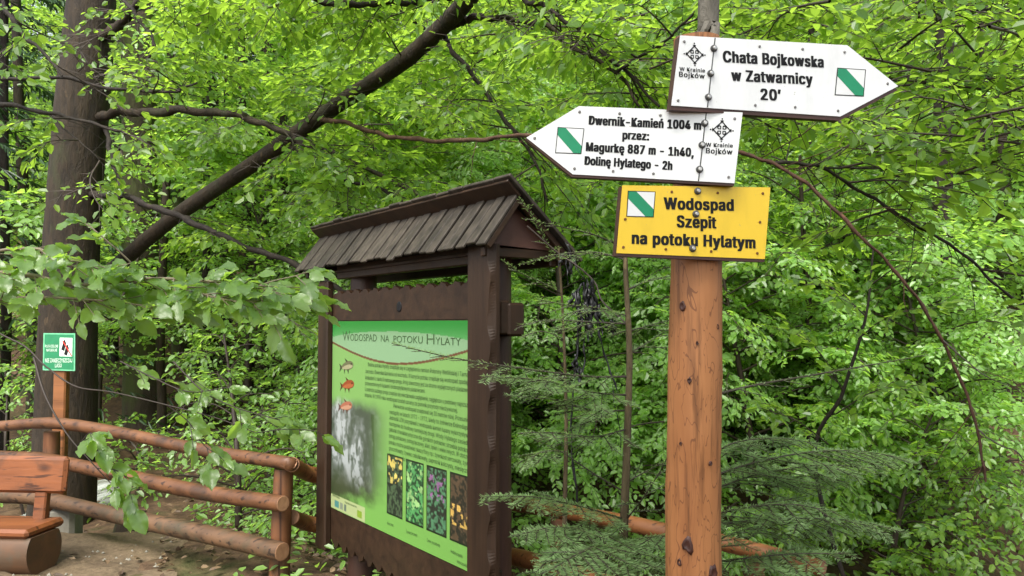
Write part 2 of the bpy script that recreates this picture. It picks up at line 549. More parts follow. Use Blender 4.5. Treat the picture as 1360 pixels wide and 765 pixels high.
# sandy path, a sheet just above the ground
def path_half(y):
    return -2.55 - 0.0 * y
px_ = np.linspace(0, 1, 70)
py_ = np.linspace(2.0, 6.35, 90)
V = []
for y in py_:
    x0 = -7.0
    x1 = -1.55 - 0.38 * max(0.0, y - 3.6) + 0.09 * math.sin(y * 3.1) + 0.05 * math.sin(y * 9.7)
    xs = x0 + (x1 - x0) * px_
    e = np.minimum(px_ * 6, 1)
    zz = ground_z(xs, np.full(70, y)) + 0.004 + 0.02 * np.minimum(1, (1 - px_) * 12) + rng.normal(size=70) * 0.006 + 0.012 * np.sin(xs * 7 + y * 5) * np.sin(y * 8 - xs * 3)
    V.append(np.stack([xs, np.full(70, y), zz], -1))
g = Geo()
ii = (np.arange(89)[:, None] * 70 + np.arange(69)[None, :]).reshape(-1, 1)
g.add(np.concatenate(V), ii + np.array([0, 1, 71, 70]), 0, True)
tag(g.build('path', M['path']), kind='structure')

# stream behind the fence on the left
g = Geo()
cl = bend([(-12, 8.6, 0), (-8, 8.0, 0), (-5.8, 7.7, 0), (-5.0, 7.75, 0), (-4.75, 8.4, 0), (-5.1, 9.6, 0)], 60)
V = []
for i, c in enumerate(cl):
    for k in np.linspace(-1, 1, 9):
        tn = nrm(cl[min(i + 1, 59)] - cl[max(i - 1, 0)])
        xx, yy = c[0] - tn[1] * k * .45, c[1] + tn[0] * k * 0.45
        V.append((xx, yy, ground_z(xx, yy) + 0.03))
ii = (np.arange(59)[:, None] * 9 + np.arange(8)[None, :]).reshape(-1, 1)
g.add(V, ii + np.array([0, 9, 10, 1]), 0, True)
tag(g.build('stream', M['water']), kind='structure')

# ------------------------------------------------------------------ leaves, boughs, trees
def add_leaves(g, pos, dirs, nor, ln, wd, fold=0.16, droop=0.10):
    """a folded six-point leaf for each row"""
    d = nrm(dirs)
    nn = nrm(nor - (nor * d).sum(-1, keepdims=True) * d)
    s = np.cross(d, nn)
    n = len(pos)
    ln = np.broadcast_to(np.asarray(ln, float), (n,))[:, None]
    wd = np.broadcast_to(np.asarray(wd, float), (n,))[:, None]
    def pt(a, b, c):
        return pos + d * (a * ln) + s * (b * wd) + nn * (c * wd)
    V = np.stack([pt(0, 0, 0), pt(.3, .48, fold), pt(.72, .4, fold * .7 - droop), pt(1.0, 0, -droop * 2.2), pt(.72, -.4, fold * .7 - droop), pt(.3, -.48, fold), ], 1)
    f = np.array([[0, 1, 2, 3], [0, 3, 4, 5]])
    g.add(V.reshape(-1, 3), (np.arange(n)[:, None, None] * 6 + f[None]).reshape(-1, 4), 0, False)

def twig_leaves(starts, dirs, nors, lens, spacing, leaf, rr=rng):
    """alternate leaves along many straight twigs; returns leaf rows"""
    Ps, Ds, Ns, Ls = [], [], [], []
    K = np.maximum(2, (lens / spacing).astype(int))
    for kmax in np.unique(K):
        m = K == kmax
        s, d, n, L = starts[m], dirs[m], nors[m], lens[m]
        c = len(s)
        t = (np.arange(kmax) + 1.0) / kmax
        side = np.cross(d, n)
        sg = np.where(np.arange(kmax) % 2 == 0, 1.0, -1.0)
        pos = s[:, None, :] + d[:, None, :] * (t[None, :, None] * L[:, None, None]) - np.array([0, 0, 1.0]) * (0.10 * L[:, None, None] * t[None, :, None] ** 2)
        ang = R(50) * (1 - 0.7 * (t == 1))[None, :, None]
        ld = d[:, None, :] * np.cos(ang) + side[:, None, :] * (np.sin(ang) * sg[None, :, None])
        ld = ld + rr.normal(size=ld.shape) * 0.22 - np.array([0, 0, 0.22])
        ln = n[:, None, :] + rr.normal(size=ld.shape) * 0.38
        sz = leaf * (0.6 + 0.65 * rr.random((c, kmax))) * np.clip(0.75 + 0.5 * (1 - np.abs(t - 0.55) * 1.4), .6, 1.1)[None]
        Ps.append(pos.reshape(-1, 3)); Ds.append(ld.reshape(-1, 3)); Ns.append(ln.reshape(-1, 3)); Ls.append(sz.ravel())
    return np.concatenate(Ps), np.concatenate(Ds), np.concatenate(Ns), np.concatenate(Ls)

UPZ = np.array([0, 0, 1.0])

CLEAR = []      # limbs that stay readable: the leaves that would grow right in front of them are thinned
def thin_before(pos):
    keep = np.ones(len(pos), bool)
    d = pos - EYE
    z = d @ FWD
    x, y = CX + F_PX * d[:, 0] / z, CY - F_PX * (d @ UPV) / z
    for line, hw, prob in CLEAR:
        for a in range(0, len(line) - 1):
            (x0, y0, d0), (x1, y1, d1) = line[a], line[a + 1]
            t = np.clip(((x - x0) * (x1 - x0) + (y - y0) * (y1 - y0)) / ((x1 - x0) ** 2 + (y1 - y0) ** 2), 0, 1)
            dist = np.hypot(x - x0 - t * (x1 - x0), y - y0 - t * (y1 - y0))
            keep &= ~((dist < hw) & (z > 2.0) & (z < d0 + t * (d1 - d0) + .15) & (rng.random(len(x)) < prob))
    return keep
CLEAR.append(([(165, 345, 8.5), (230, 290, 8.0), (330, 222, 7.3), (430, 152, 6.8), (490, 112, 6.4), (540, 78, 6.1), (585, 38, 5.9), (625, -5, 5.6)], 19, .80))
CLEAR.append(([(95, 330, 8.0), (104, 200, 8.0), (113, 100, 8.0), (122, 0, 8.0)], 34, .68))
CLEAR.append(([(130, 155, 8.0), (215, 148, 7.5), (290, 149, 7.2), (350, 164, 6.9), (405, 190, 6.7)], 10, .7))
CLEAR.append(([(610, 29, 5.8), (683, 26, 5.5), (731, 37, 5.3), (790, 79, 5.0), (848, 141, 4.8)], 9, .8))
CLEAR.append(([(600, 66, 5.9), (650, 130, 5.7), (682, 174, 5.5), (727, 268, 5.4)], 8, .8))
CLEAR.append(([(700, 2, 4.9), (745, 25, 4.7), (801, 72, 4.6), (876, 143, 4.5)], 8, .8))
CLEAR.append(([(183, 0, 12.), (186, 260, 12.), (192, 545, 12.)], 22, .55))

def bough(gl, gw, pts, spread, leaf=0.07, spacing=0.035, step=0.09, r0=0.012, up=None, first=0.12, sub=True, tilt=0.22, thin=True):
    """a beech bough along pts: side twigs left and right in a nearly level plate, leaves on all of them"""
    p = bend(pts, 14)
    L = np.linalg.norm(np.diff(p, axis=0), axis=1).sum()
    n = max(4, int(L / step))
    t = np.linspace(first, 1.0, n)
    fi = t * (len(p) - 1)
    i0 = np.minimum(fi.astype(int), len(p) - 2)
    pos = p[i0] + (p[i0 + 1] - p[i0]) * (fi - i0)[:, None]
    tan = nrm(p[i0 + 1] - p[i0])
    upv = UPZ if up is None else nrm(np.asarray(up, float))
    nor = nrm(upv - (tan * upv).sum(-1, keepdims=True) * tan + rng.normal(size=tan.shape) * tilt)
    side = np.cross(tan, nor)
    sg = np.where(np.arange(n) % 2 == 0, 1.0, -1.0)[:, None]
    a = R(52) + rng.normal(size=(n, 1)) * 0.2
    d = nrm(tan * np.cos(a) + side * np.sin(a) * sg + rng.normal(size=tan.shape) * 0.1)
    lens = spread * (0.35 + 0.75 * np.sin(np.pi * np.clip(0.18 + t * 0.74, 0, 1))) * (0.7 + 0.55 * rng.random(n))
    d[-1], lens[-1] = tan[-1], spread * 0.5
    S, D, N_, LN = [pos], [d], [nor], [lens]
    if sub:
        for f_, s_ in ((0.4, 1), (0.65, -1)):
            m = lens > spread * 0.6
            d2 = nrm(d[m] * 0.75 + np.cross(d[m], nor[m]) * 0.66 * s_ + rng.normal(size=(m.sum(), 3)) * 0.1)
            S.append(pos[m] + d[m] * (lens[m] * f_)[:, None]); D.append(d2); N_.append(nor[m]); LN.append(lens[m] * 0.5)
    S, D, N_, LN = map(np.concatenate, (S, D, N_, LN))
    lp, ld, lnn, ls = twig_leaves(S, D, N_, LN, spacing, leaf)
    kp = thin_before(lp) if thin else np.ones(len(lp), bool)
    lp, ld, lnn, ls = lp[kp], ld[kp], lnn[kp], ls[kp]
    add_leaves(gl, lp, ld, lnn, ls, ls * 0.62)
    if gw is not None:
        tubes_thin(gw, S, S + D * LN[:, None] - UPZ * (0.08 * LN)[:, None], 0.0035, 0.001)
        tube(gw, p, np.linspace(r0, r0 * 0.2, len(p)), 5, False)

def young_beech(seed, H, crown_r, n_b, leaf=0.07, low=0.12, spacing=0.036, step=0.1, lean=0.0, face=0.0):
    """trunk and crown geometry of a young layered beech, standing at the origin"""
    global rng
    keep, rng = rng, np.random.default_rng(seed)
    tr, gl = Geo(), Geo()
    top = np.array([rng.normal() * .3 + lean, rng.normal() * .3, H])
    tp = bend([(0, 0, -0.3), (rng.normal() * .08, rng.normal() * .08, H * .35), top * [0.5, 0.5, 0.7], top], 12)
    tube(tr, tp, np.linspace(0.012 * H + 0.012, 0.008, 12), 8, True, 0.03)
    az = rng.random() * 6
    for k in range(n_b):
        f = low + (0.98 - low) * (k + rng.random() * .6) / n_b
        fi = f * 11
        i0 = int(min(fi, 10))
        base = tp[i0] + (tp[i0 + 1] - tp[i0]) * (fi - i0)
        az += 2.4 + rng.normal() * 0.3
        L = crown_r * (1.08 - 0.75 * f ** 1.6) * (0.75 + 0.45 * rng.random())
        o = np.array([math.cos(az), math.sin(az), 0])
        s = np.array([-math.sin(az), math.cos(az), 0]) * rng.normal() * 0.14
        rise = 0.22 + 0.25 * f
        pts = [base, base + (o + s) * L * .4 + UPZ * L * rise * .5, base + o * L * .75 + UPZ * L * rise * .55, base + (o - s) * L + UPZ * L * (rise * .3 - .06)]
        bough(gl, tr, pts, L * 0.34, leaf, spacing, step, 0.004 + 0.006 * L, up=(0, -face, 1), tilt=.16, thin=False)
    rng = keep
    return tr, gl

def tree_proto(name, tr, gl, bark, leafm):
    root = bpy.data.objects.new(name, None)
    COL.objects.link(root)
    root.empty_display_size = 0.3
    tr.build('trunk', bark, root)
    gl.build('crown', leafm, root)
    return root

def copy_thing(src, loc, rz=0.0, sc=1.0, label=None):
    r = src.copy()
    COL.objects.link(r)
    for ch in list(src.children):
        c = ch.copy()
        COL.objects.link(c)
        c.parent = r
        for g2 in list(ch.children):
            c2 = g2.copy()
            COL.objects.link(c2)
            c2.parent = c
    r.location, r.rotation_euler, r.scale = Vector(loc), (0, 0, rz), (sc, sc, sc)
    if label:
        r['label'] = label
    return r

def place_trees(protos, spots, label, cat, group):
    used = set()
    for (x, y, k, rz, sc) in spots:
        src = protos[k]
        z = float(ground_z(x, y))
        if k in used:
            o = copy_thing(src, (x, y, z), rz, sc)
        else:
            o = src
            used.add(k)
            o.location, o.rotation_euler, o.scale = (x, y, z), (0, 0, rz), (sc, sc, sc)
        tag(o, label, cat, group)

def poisson(n, xr, yr, dmin, ok=lambda x, y: True, tries=4000):
    out = []
    for _ in range(tries):
        if len(out) >= n:
            break
        x, y = rng.uniform(*xr), rng.uniform(*yr)
        if ok(x, y) and all((x - a) ** 2 + (y - b) ** 2 > dmin ** 2 for a, b in out):
            out.append((x, y))
    return out

# young layered beeches on the far bank of the ravine (right and middle)
yb = []
for i, (H, cr, nb, lf) in enumerate([(3.2, 1.5, 34, .072), (4.4, 1.8, 44, .074), (5.6, 2.0, 54, .076), (2.2, 1.2, 26, .07)]):
    yb.append(tree_proto('young_beech', *young_beech(100 + i, H, cr, int(nb * 1.15), lf * .98, spacing=.031, face=.7), M['twig'], M['leaf_bright' if i % 2 else 'leaf']))
spots = []
for (x, y) in poisson(28, (-1.6, 8.5), (6.2, 13.5), 0.95, lambda x, y: abs(x) < 0.72 * y + 0.8 and y > 7.9 - 0.35 * max(0, x) and not (x > 0.54 * y and y < 10.5)):
    spots.append((x, y, int(rng.choice([0, 1, 2, 3], p=[.35, .3, .15, .2])), rng.uniform(-.8, .8), rng.uniform(.85, 1.15)))
place_trees(yb, spots, 'leafy young beech with level layers of leaves on the far bank of the ravine', 'tree', 'young beeches on the far bank')

# taller beeches higher up the slope
tb = []
for i, (H, cr, nb) in enumerate([(9.0, 3.0, 70), (11.0, 3.3, 80), (7.5, 2.8, 60)]):
    tb.append(tree_proto('forest_beech', *young_beech(200 + i, H, cr, nb, 0.12, 0.10, 0.07, 0.16, face=.5), M['bark'], M['leaf_far']))
spots = []
for (x, y) in poisson(34, (-26, 26), (14.0, 34), 2.1, lambda x, y: abs(x) < 0.74 * y + 1.5 and (x > -3 or y > 18)):
    spots.append((x, y, int(rng.integers(0, 3)), rng.uniform(-.9, .9), rng.uniform(.9, 1.25)))
place_trees(tb, spots, 'beech of the dense green forest high on the slope behind the ravine', 'tree', 'forest beeches up the slope')

# an unseen tree added behind the viewer to shade the signs
o = tree_proto('added_shade_beech', *young_beech(260, 9.6, 3.4, 72, 0.11, 0.5, 0.07, 0.16), M['bark'], M['leaf_far'])
o.location = (-0.3, -3.6, float(ground_z(-0.3, -3.6)))
tag(o, 'unseen tall beech with a bare lower trunk, added behind the viewer to shade the signs', 'tree')

# ------------------------------------------------------------------ big trees with their limbs
def px_path(pts, n=None):
    """world points from rows (px, py, depth)"""
    q = np.array([P(*p) for p in pts])
    return bend(q, n or 6 * len(q))

def limb(root, pts, w0, w1, mat, name='limb', sides=8, label=None):
    """a bare limb seen along the pixel path, its thickness given in pixels at both ends"""
    q = px_path(pts, 8 * len(pts))
    d = (q - EYE) @ FWD
    w = np.linspace(w0, w1, len(q)) * d / F_PX / 2
    k = np.linspace(0, 1, len(q))[:, None] * len(pts)
    ph = rng.uniform(0, 6, (3, 3))
    q = q + (np.sin(k * 5.1 + ph[0]) + .6 * np.sin(k * 9.7 + ph[1])) * (w * .35)[:, None] * np.minimum(1, k * 2)
    w = w * (1 + .10 * np.sin(k[:, 0] * 7 + ph[2, 0]) + .08 * rng.normal(size=len(q)))
    g = Geo()
    tube(g, q, w, sides, True, 0.07)
    for j in range(3, len(q) - 2):                 # bare side twigs that fork once
        if w0 < 11 and rng.random() < .22:
            tan = nrm(q[j + 1] - q[j])
            dv = nrm(tan * .7 + nrm(np.cross(tan, rng.normal(size=3))) * .8)
            L_ = rng.uniform(.12, .45)
            m1 = q[j] + dv * L_ * .5
            e1 = m1 + nrm(dv + rng.normal(size=3) * .3 - UPZ * .15) * L_ * .6
            e2 = m1 + nrm(dv + rng.normal(size=3) * .6) * L_ * .4
            r_ = min(w[j] * .4, .0035)
            tubes_thin(g, [q[j], m1, m1], [m1, e1, e2], [r_, r_ * .7, r_ * .6], [r_ * .7, .0007, .0007])
    return g.build(name, mat, root, label), q

def leafy(gl, gw, q, n, length, spread, leaf=0.07, t0=0.2, up=None, rise=0.05, spacing=0.04, only_side=0, tilt=0.3):
    """leafy boughs leaving the curve q to both sides"""
    for k in range(n):
        t = t0 + (1 - t0) * (k + rng.random() * .7) / n
        i = min(int(t * (len(q) - 1)), len(q) - 2)
        b = q[i]
        tan = nrm(q[i + 1] - q[i])
        side = nrm(np.cross(tan, UPZ) + 1e-6) * (1 if (k % 2 == 0) else -1)
        a = R(rng.uniform(35, 75))
        d = nrm(tan * math.cos(a) + side * math.sin(a) + UPZ * rng.normal() * 0.2 + UPZ * rise)
        L = length * (.6 + .7 * rng.random())
        s = np.cross(d, UPZ) * rng.normal() * .12 * L
        pts = [b, b + d * L * .4 + s, b + d * L * .75 + s - UPZ * .03 * L, b + d * L - UPZ * .13 * L]
        bough(gl, gw, pts, spread * (.8 + .4 * rng.random()), leaf, spacing, 0.085, 0.005 + 0.003 * L, up, tilt=tilt)

def free_boughs(gl, gw, n, xr, yr, zr, length, spread, leaf, spacing=0.04, az=None, ok=None, tilt=0.3):
    k = 0
    while k < n:
        b = np.array([rng.uniform(*xr), rng.uniform(*yr), rng.uniform(*zr)])
        a = rng.uniform(0, 6.28) if az is None else az + rng.normal() * .6
        if ok is not None and not ok(b):
            continue
        k += 1
        d = np.array([math.cos(a), math.sin(a), rng.normal() * .12])
        L = length * (.6 + .7 * rng.random())
        pts = [b - d * L * .5, b - d * L * .1 + UPZ * .05 * L, b + d * L * .25 + UPZ * .04 * L, b + d * L * .5 - UPZ * .1 * L]
        bough(gl, gw, pts, spread * (.8 + .4 * rng.random()), leaf, spacing, 0.085, 0.007, tilt=tilt)

def proj(p):
    d = np.asarray(p) - EYE
    z = d @ FWD
    return CX + F_PX * d[0] / z, CY - F_PX * (d @ UPV) / z, z

# --- the thick beech on the left
base = P(84, 640, 8.0); base[2] = float(ground_z(base[0], base[1]))
big = empty('big_beech', base, 'thick dark beech trunk rising behind the green notice at the left', 'tree')
q = np.array([base - UPZ * .3, base + UPZ * .05, P(88, 560, 8.0), P(90, 440, 8.0), P(95, 330, 8.0), P(104, 200, 8.0), P(113, 100, 8.0), P(122, 0, 8.0), P(130, -150, 8.0), P(140, -420, 8.0)])
q = bend(q, 40)
tt = np.linspace(0, 1, 40)
rad = np.interp(tt, [0, .06, .14, .3, .5, .7, .8, 1], [55, 45, 40, 36, 33.5, 32, 29, 23]) * 8.0 / F_PX
g = Geo()
tube(g, q, rad, 20, True, 0.012)
g.build('trunk', M['bark'], big)
gl, gw = Geo(), Geo()
_, q1 = limb(big, [(118, 160, 8.0), (150, 150, 7.8), (215, 148, 7.5), (290, 149, 7.2), (350, 164, 6.9), (405, 190, 6.7), (450, 206, 6.5), (520, 240, 6.3), (570, 266, 6.1)], 14, 4, M['bark'])
_, q2 = limb(big, [(110, 262, 8.0), (150, 259, 7.7), (205, 275, 7.4), (260, 297, 7.1), (320, 325, 6.9), (390, 350, 6.7), (440, 378, 6.5), (480, 398, 6.4)], 9, 7, M['bark_dark'])
_, q3 = limb(big, [(140, 170, 8.0), (147, 200, 7.7), (152, 222, 7.6), (160, 245, 7.5), (162, 262, 7.4)], 7, 4, M['bark_dark'])
_, q4 = limb(big, [(118, 52, 8.0), (150, 40, 7.8), (172, 18, 7.6), (196, -8, 7.4)], 16, 9, M['bark'])
_, q5 = limb(big, [(140, -30, 8.0), (180, 20, 7.4), (203, 52, 7.0), (200, 72, 6.9), (170, 108, 6.8)], 6, 3, M['bark_dark'])
leafy(gl, gw, q1, 11, .9, .3, .075, .3)
leafy(gl, gw, q2, 5, .8, .28, .07, .1)
leafy(gl, gw, q4, 2, .8, .34, .075, .1)
leafy(gl, gw, q5, 4, .8, .3, .075, .1)
free_boughs(gl, gw, 60, (-6.0, -0.2), (8.4, 12.0), (2.4, 7.0), 1.5, .42, .095, .05, ok=lambda b: 235 < proj(b)[0] < 700 and -60 < proj(b)[1] < 380)
free_boughs(gl, gw, 12, (-4.4, -1.0), (5.6, 7.6), (2.6, 5.6), 1.0, .32, .075, ok=lambda b: 215 < proj(b)[0] < 430 and -60 < proj(b)[1] < 40)
gl.build('crown', M['leaf_bright'], big)
gw.build('twig_sprays', M['twig'], big)

# --- the leaning stem and everything that grows out of it
lb = P(70, 600, 9.6); lb[2] = float(ground_z(lb[0], lb[1]))
lean = empty('leaning_beech', lb, 'slanting beech stem crossing the upper left from the thick trunk to the top edge', 'tree')
qs = bend(np.array([lb - UPZ * .2, P(78, 480, 9.4), P(120, 390, 9.0), P(165, 345, 8.5), P(230, 290, 8.0), P(330, 222, 7.3), P(430, 152, 6.8), P(490, 112, 6.4), P(540, 78, 6.1), P(585, 38, 5.9), P(625, -5, 5.6), P(700, -100, 5.2), P(800, -240, 4.9)]), 60)
dd = (qs - EYE) @ FWD
g = Geo()
tube(g, qs, np.interp(np.linspace(0, 1, 60), [0, .3, .6, .8, 1], [24, 19.5, 22, 24, 18]) * dd / F_PX / 2, 12, True, 0.03)
g.build('trunk', M['bark'], lean)
gl, gw = Geo(), Geo()
S = {}
S[1] = limb(lean, [(600, 36, 5.85), (620, 26, 5.8), (639, 23, 5.7), (683, 26, 5.5), (731, 37, 5.3), (753, 57, 5.2), (790, 79, 5.0), (826, 103, 4.9), (848, 141, 4.8)], 10, 4, M['bark'])[1]
S[2] = limb(lean, [(690, -92, 5.2), (680, -30, 5.0), (700, 2, 4.9), (725, 8, 4.8), (745, 25, 4.7), (780, 45, 4.7), (801, 72, 4.6), (834, 97, 4.6), (876, 143, 4.5)], 8, 4, M['bark_dark'])[1]
S[3] = limb(lean, [(820, 95, 4.62), (845, 78, 4.5), (878, 59, 4.3), (902, 37, 4.2), (930, 8, 4.1)], 4.5, 3, M['bark_dark'])[1]
S[4] = limb(lean, [(585, 40, 6.0), (600, 66, 5.9), (625, 95, 5.8), (650, 130, 5.7), (668, 156, 5.6), (682, 174, 5.5), (700, 197, 5.5), (715, 225, 5.4), (727, 268, 5.4)], 7, 3, M['bark_dark'])[1]
S[5] = limb(lean, [(640, -25, 5.5), (590, -3, 5.3), (530, 3, 5.2), (470, 5, 5.1), (428, 2, 5.0), (380, -14, 4.9)], 9, 8, M['bark_dark'])[1]
S[6] = limb(lean, [(563, 38, 6.0), (545, 24, 5.8), (518, 8, 5.6), (490, -12, 5.5)], 5, 4, M['bark_dark'])[1]
S[7] = limb(lean, [(425, 158, 6.8), (465, 165, 6.3), (500, 177, 5.8), (540, 184, 5.3), (600, 187, 4.7), (650, 184, 4.2), (705, 179, 3.8), (800, 180, 3.5), (900, 186, 3.3), (980, 202, 3.2), (1020, 215, 3.15), (1060, 236, 3.1), (1100, 270, 3.05), (1140, 311, 3.0), (1180, 350, 3.0), (1222, 402, 3.0), (1250, 450, 3.0), (1276, 505, 3.0), (1294, 555, 3.0), (1304, 605, 3.0), (1309, 640, 3.0)], 6.5, 3.5, M['twig_red'], label='long drooping reddish branch behind the white signs')[1]
S[8] = limb(lean, [(1020, 216, 3.15), (1060, 217, 3.3), (1096, 224, 3.4), (1130, 247, 3.5), (1165, 266, 3.6), (1199, 289, 3.7), (1250, 318, 3.8), (1290, 346, 3.9), (1322, 378, 3.9), (1365, 412, 4.0)], 5, 3.5, M['bark_dark'])[1]
S[9] = limb(lean, [(1096, 223, 3.4), (1130, 223, 3.5), (1180, 225, 3.6), (1240, 229, 3.8), (1300, 233, 3.9)], 3, 1.5, M['bark_dark'])[1]
S[10] = limb(lean, [(378, 190, 7.1), (400, 205, 6.9), (430, 222, 6.7), (460, 240, 6.5), (500, 248, 6.4), (540, 272, 6.3), (565, 296, 6.2)], 6, 3, M['bark_dark'])[1]
S[11] = limb(lean, [(1252, 452, 3.0), (1282, 478, 2.95), (1310, 500, 2.9), (1340, 512, 2.9)], 2.2, 1, M['twig'])[1]
S[12] = limb(lean, [(1298, 570, 3.0), (1325, 590, 2.95), (1350, 600, 2.9), (1370, 625, 2.9)], 2.2, 1.2, M['twig'])[1]
for k, n_, L_ in ((1, 9, .8), (2, 8, .8), (3, 4, .7), (4, 8, .8), (5, 9, .9), (6, 3, .7), (8, 3, .5), (9, 3, .5), (10, 6, .8)):
    leafy(gl, gw, S[k], n_, L_, .3, .07, .15)
leafy(gl, gw, qs[26:58], 6, 1.1, .34, .075, .02)
free_boughs(gl, gw, 52, (-2.4, 1.6), (6.6, 9.6), (2.8, 6.2), 1.3, .38, .085, ok=lambda b: 430 < proj(b)[0] < 950 and -60 < proj(b)[1] < 300)
free_boughs(gl, gw, 8, (-.6, 1.0), (4.2, 5.6), (3.3, 4.4), .8, .28, .07, ok=lambda b: 560 < proj(b)[0] < 900 and -60 < proj(b)[1] < 60)
gl.build('crown', M['leaf_bright'], lean)
gw.build('twig_sprays', M['twig'], lean)

# --- a beech whose trunk stands outside the picture on the right, its boughs hang in from the top
tb_ = np.array([6.6, 5.6, float(ground_z(6.6, 5.6))])
rb = empty('overhanging_beech', tb_, 'beech from beyond the right edge hanging fresh leafy boughs over the top right', 'tree')
g = Geo()
tube(g, bend([tb_ - UPZ * .3, tb_ + UPZ * 2, tb_ + UPZ * 5 + [.1, .1, 0], tb_ + UPZ * 10], 20), np.linspace(.26, .12, 20), 16, True, .02)
g.build('trunk', M['bark'], rb)
gl, gw = Geo(), Geo()
_, q1 = limb(rb, [(1470, 0, 5.2), (1420, 10, 4.9), (1360, 11, 4.7), (1310, 13, 4.5), (1280, 8, 4.3), (1240, -1, 4.2), (1190, -12, 4.0)], 9, 6, M['bark_dark'])
_, q2 = limb(rb, [(1440, 70, 5.1), (1390, 45, 4.8), (1340, 12, 4.6)], 6, 4, M['bark_dark'])
leafy(gl, gw, q1, 10, .8, .3, .07, .05)
free_boughs(gl, gw, 40, (0.5, 3.4), (2.9, 4.5), (2.35, 3.7), .8, .26, .058, ok=lambda b: 930 < proj(b)[0] < 1420 and -60 < proj(b)[1] < 250)
gl.build('crown', M['leaf_bright'], rb)
gw.build('twig_sprays', M['twig'], rb)

# --- other trunks one can tell apart
def trunk_tree(name, pts, widths, depth, bark, label, group=None, crown=None, sides=12):
    """a trunk seen through the rows (px, py), rooted in the ground below the lowest one"""
    b = P(*pts[-1], depth); b[2] = float(ground_z(b[0], b[1]))
    root = empty(name, b, label, 'tree', group)
    top = P(*pts[0], depth)
    mids = [P(*p, depth) for p in pts]
    dirn = nrm(mids[0] - mids[-1])
    line = [mids[0] + dirn * 3.0] + mids + [b - UPZ * .3]
    qq = bend(line, 26)
    w = np.interp(np.linspace(0, 1, 26), np.linspace(0, 1, len(widths)), widths) * depth / F_PX / 2
    g = Geo()
    tube(g, qq, w, sides, True, .03)
    g.build('trunk', bark, root)
    if crown:
        gl, gw = Geo(), Geo()
        n, r, leaf = crown
        qz = qq[qq[:, 2] > 1.9]
        for k in range(n):
            c = qz[int(rng.integers(0, len(qz)))]
            a = rng.uniform(0, 6.28)
            L = r * rng.uniform(.6, 1.2)
            d = np.array([math.cos(a), math.sin(a), rng.uniform(-.05, .3)])
            bough(gl, gw, [c, c + d * L * .4 + UPZ * .05, c + d * L * .8, c + d * L - UPZ * .12 * L], L * .32, leaf, leaf * .6, .14, .01)
        gl.build('crown', M['leaf'], root)
        gw.build('twig_sprays', M['twig'], root)
    return root

trunk_tree('mossy_beech', [(183, 0), (184, 120), (186, 260), (190, 420), (192, 545)], [36, 40, 44, 46, 52, 58], 12.0, M['bark_moss'], 'mossy brown trunk right behind the slanting stem, beside the thick beech', None, (20, 2.2, .09))
trunk_tree('mossy_beech', [(236, 200), (237, 330), (240, 430), (243, 540)], [20, 23, 25, 28], 15.0, M['bark_moss'], 'slimmer mossy trunk, the next to the right of the broad mossy one', None, (14, 2.0, .1))
trunk_tree('pale_beech', [(404, 300), (403, 420), (402, 500), (401, 570)], [12, 14, 16, 19], 17.0, M['bark_grey'], 'pale grey trunk just left of the information board', None, (10, 2.0, .11))
trunk_tree('slim_beech', [(942, -40), (941, 40), (937, 240), (932, 460), (928, 700)], [28, 29, 31, 34, 38], 3.1, M['bark_grey'], 'slim grey-brown trunk rising straight behind the trail signpost')
trunk_tree('dark_tree', [(1252, 240), (1252, 380), (1250, 500), (1248, 600)], [22, 27, 31, 36], 8.6, M['bark_dark'], 'broad dark trunk deep among the leaves at the right, behind the drooping branch', None, (16, 1.8, .085))
dt = [(5, 430, 560, 13, 11), (42, 420, 570, 16, 13), (152, 300, 560, 13, 15), (215, 420, 540, 12, 11), (272, 400, 540, 11, 12), (300, 410, 540, 15, 13.5), (331, 380, 540, 12, 12.5), (352, 400, 535, 18, 14), (378, 350, 545, 11, 13), (424, 340, 540, 12, 22), (520, 250, 420, 12, 19), (566, 210, 420, 16, 22), (1205, 380, 500, 10, 10), (1300, 330, 470, 13, 11), (1330, 350, 470, 12, 9.5), (1352, 300, 470, 16, 12), (1075, 330, 470, 10, 10), (780, 280, 420, 11, 20)]
for (x_, y0_, y1_, w_, d_) in dt:
    trunk_tree('forest_tree', [(x_ + rng.normal() * 6, y0_ - 200), (x_ + rng.normal() * 3, y0_), (x_, y1_)], [w_ * .75, w_ * .9, w_, w_ * 1.15], d_, M['bark_dark' if rng.random() < .7 else 'bark'], 'dark straight trunk in the shade of the forest behind the fence and leaves', 'dark trunks in the forest shade', (8, 2.0, .11), 9)

# --- branches that cross the upper left from trees outside the picture
def stray_branch(paths, label, leaves=None, mat='bark_dark'):
    b = P(*paths[0][0][0])
    root = empty('hanging_branch', b, label, 'branch')
    gl, gw = Geo(), Geo()
    for (pts, w0, w1) in paths:
        _, q = limb(root, pts, w0, w1, M[mat])
        if leaves:
            leafy(gl, gw, q, *leaves)
    if leaves:
        gl.build('leaves', M['leaf_bright'], root)
        gw.build('twig_sprays', M['twig'], root)
stray_branch([([(-60, 108, 6.2), (0, 106, 6.1), (80, 103, 6.0), (150, 118, 5.9), (230, 122, 5.8), (240, 118, 5.8), (262, 110, 5.7)], 6, 2.5)], 'thin bare branch crossing the thick trunk, the upper of two', (3, .5, .2, .07, .5))
stray_branch([([(-60, 128, 5.6), (0, 138, 5.5), (60, 149, 5.4), (100, 158, 5.3), (150, 172, 5.2), (170, 178, 5.2)], 7, 3), ([(62, 149, 5.4), (90, 175, 5.3), (120, 200, 5.2), (140, 222, 5.2)], 2.5, 1)], 'bare branch with a fine fork crossing the thick trunk, the lower of two', (3, .5, .2, .07, .5))
stray_branch([([(-30, -40, 5.6), (0, 0, 5.5), (28, 43, 5.4), (60, 72, 5.3), (82, 100, 5.2)], 8, 3)], 'dark leafy branch slanting down from the top left corner', (4, .6, .3, .075, .1))

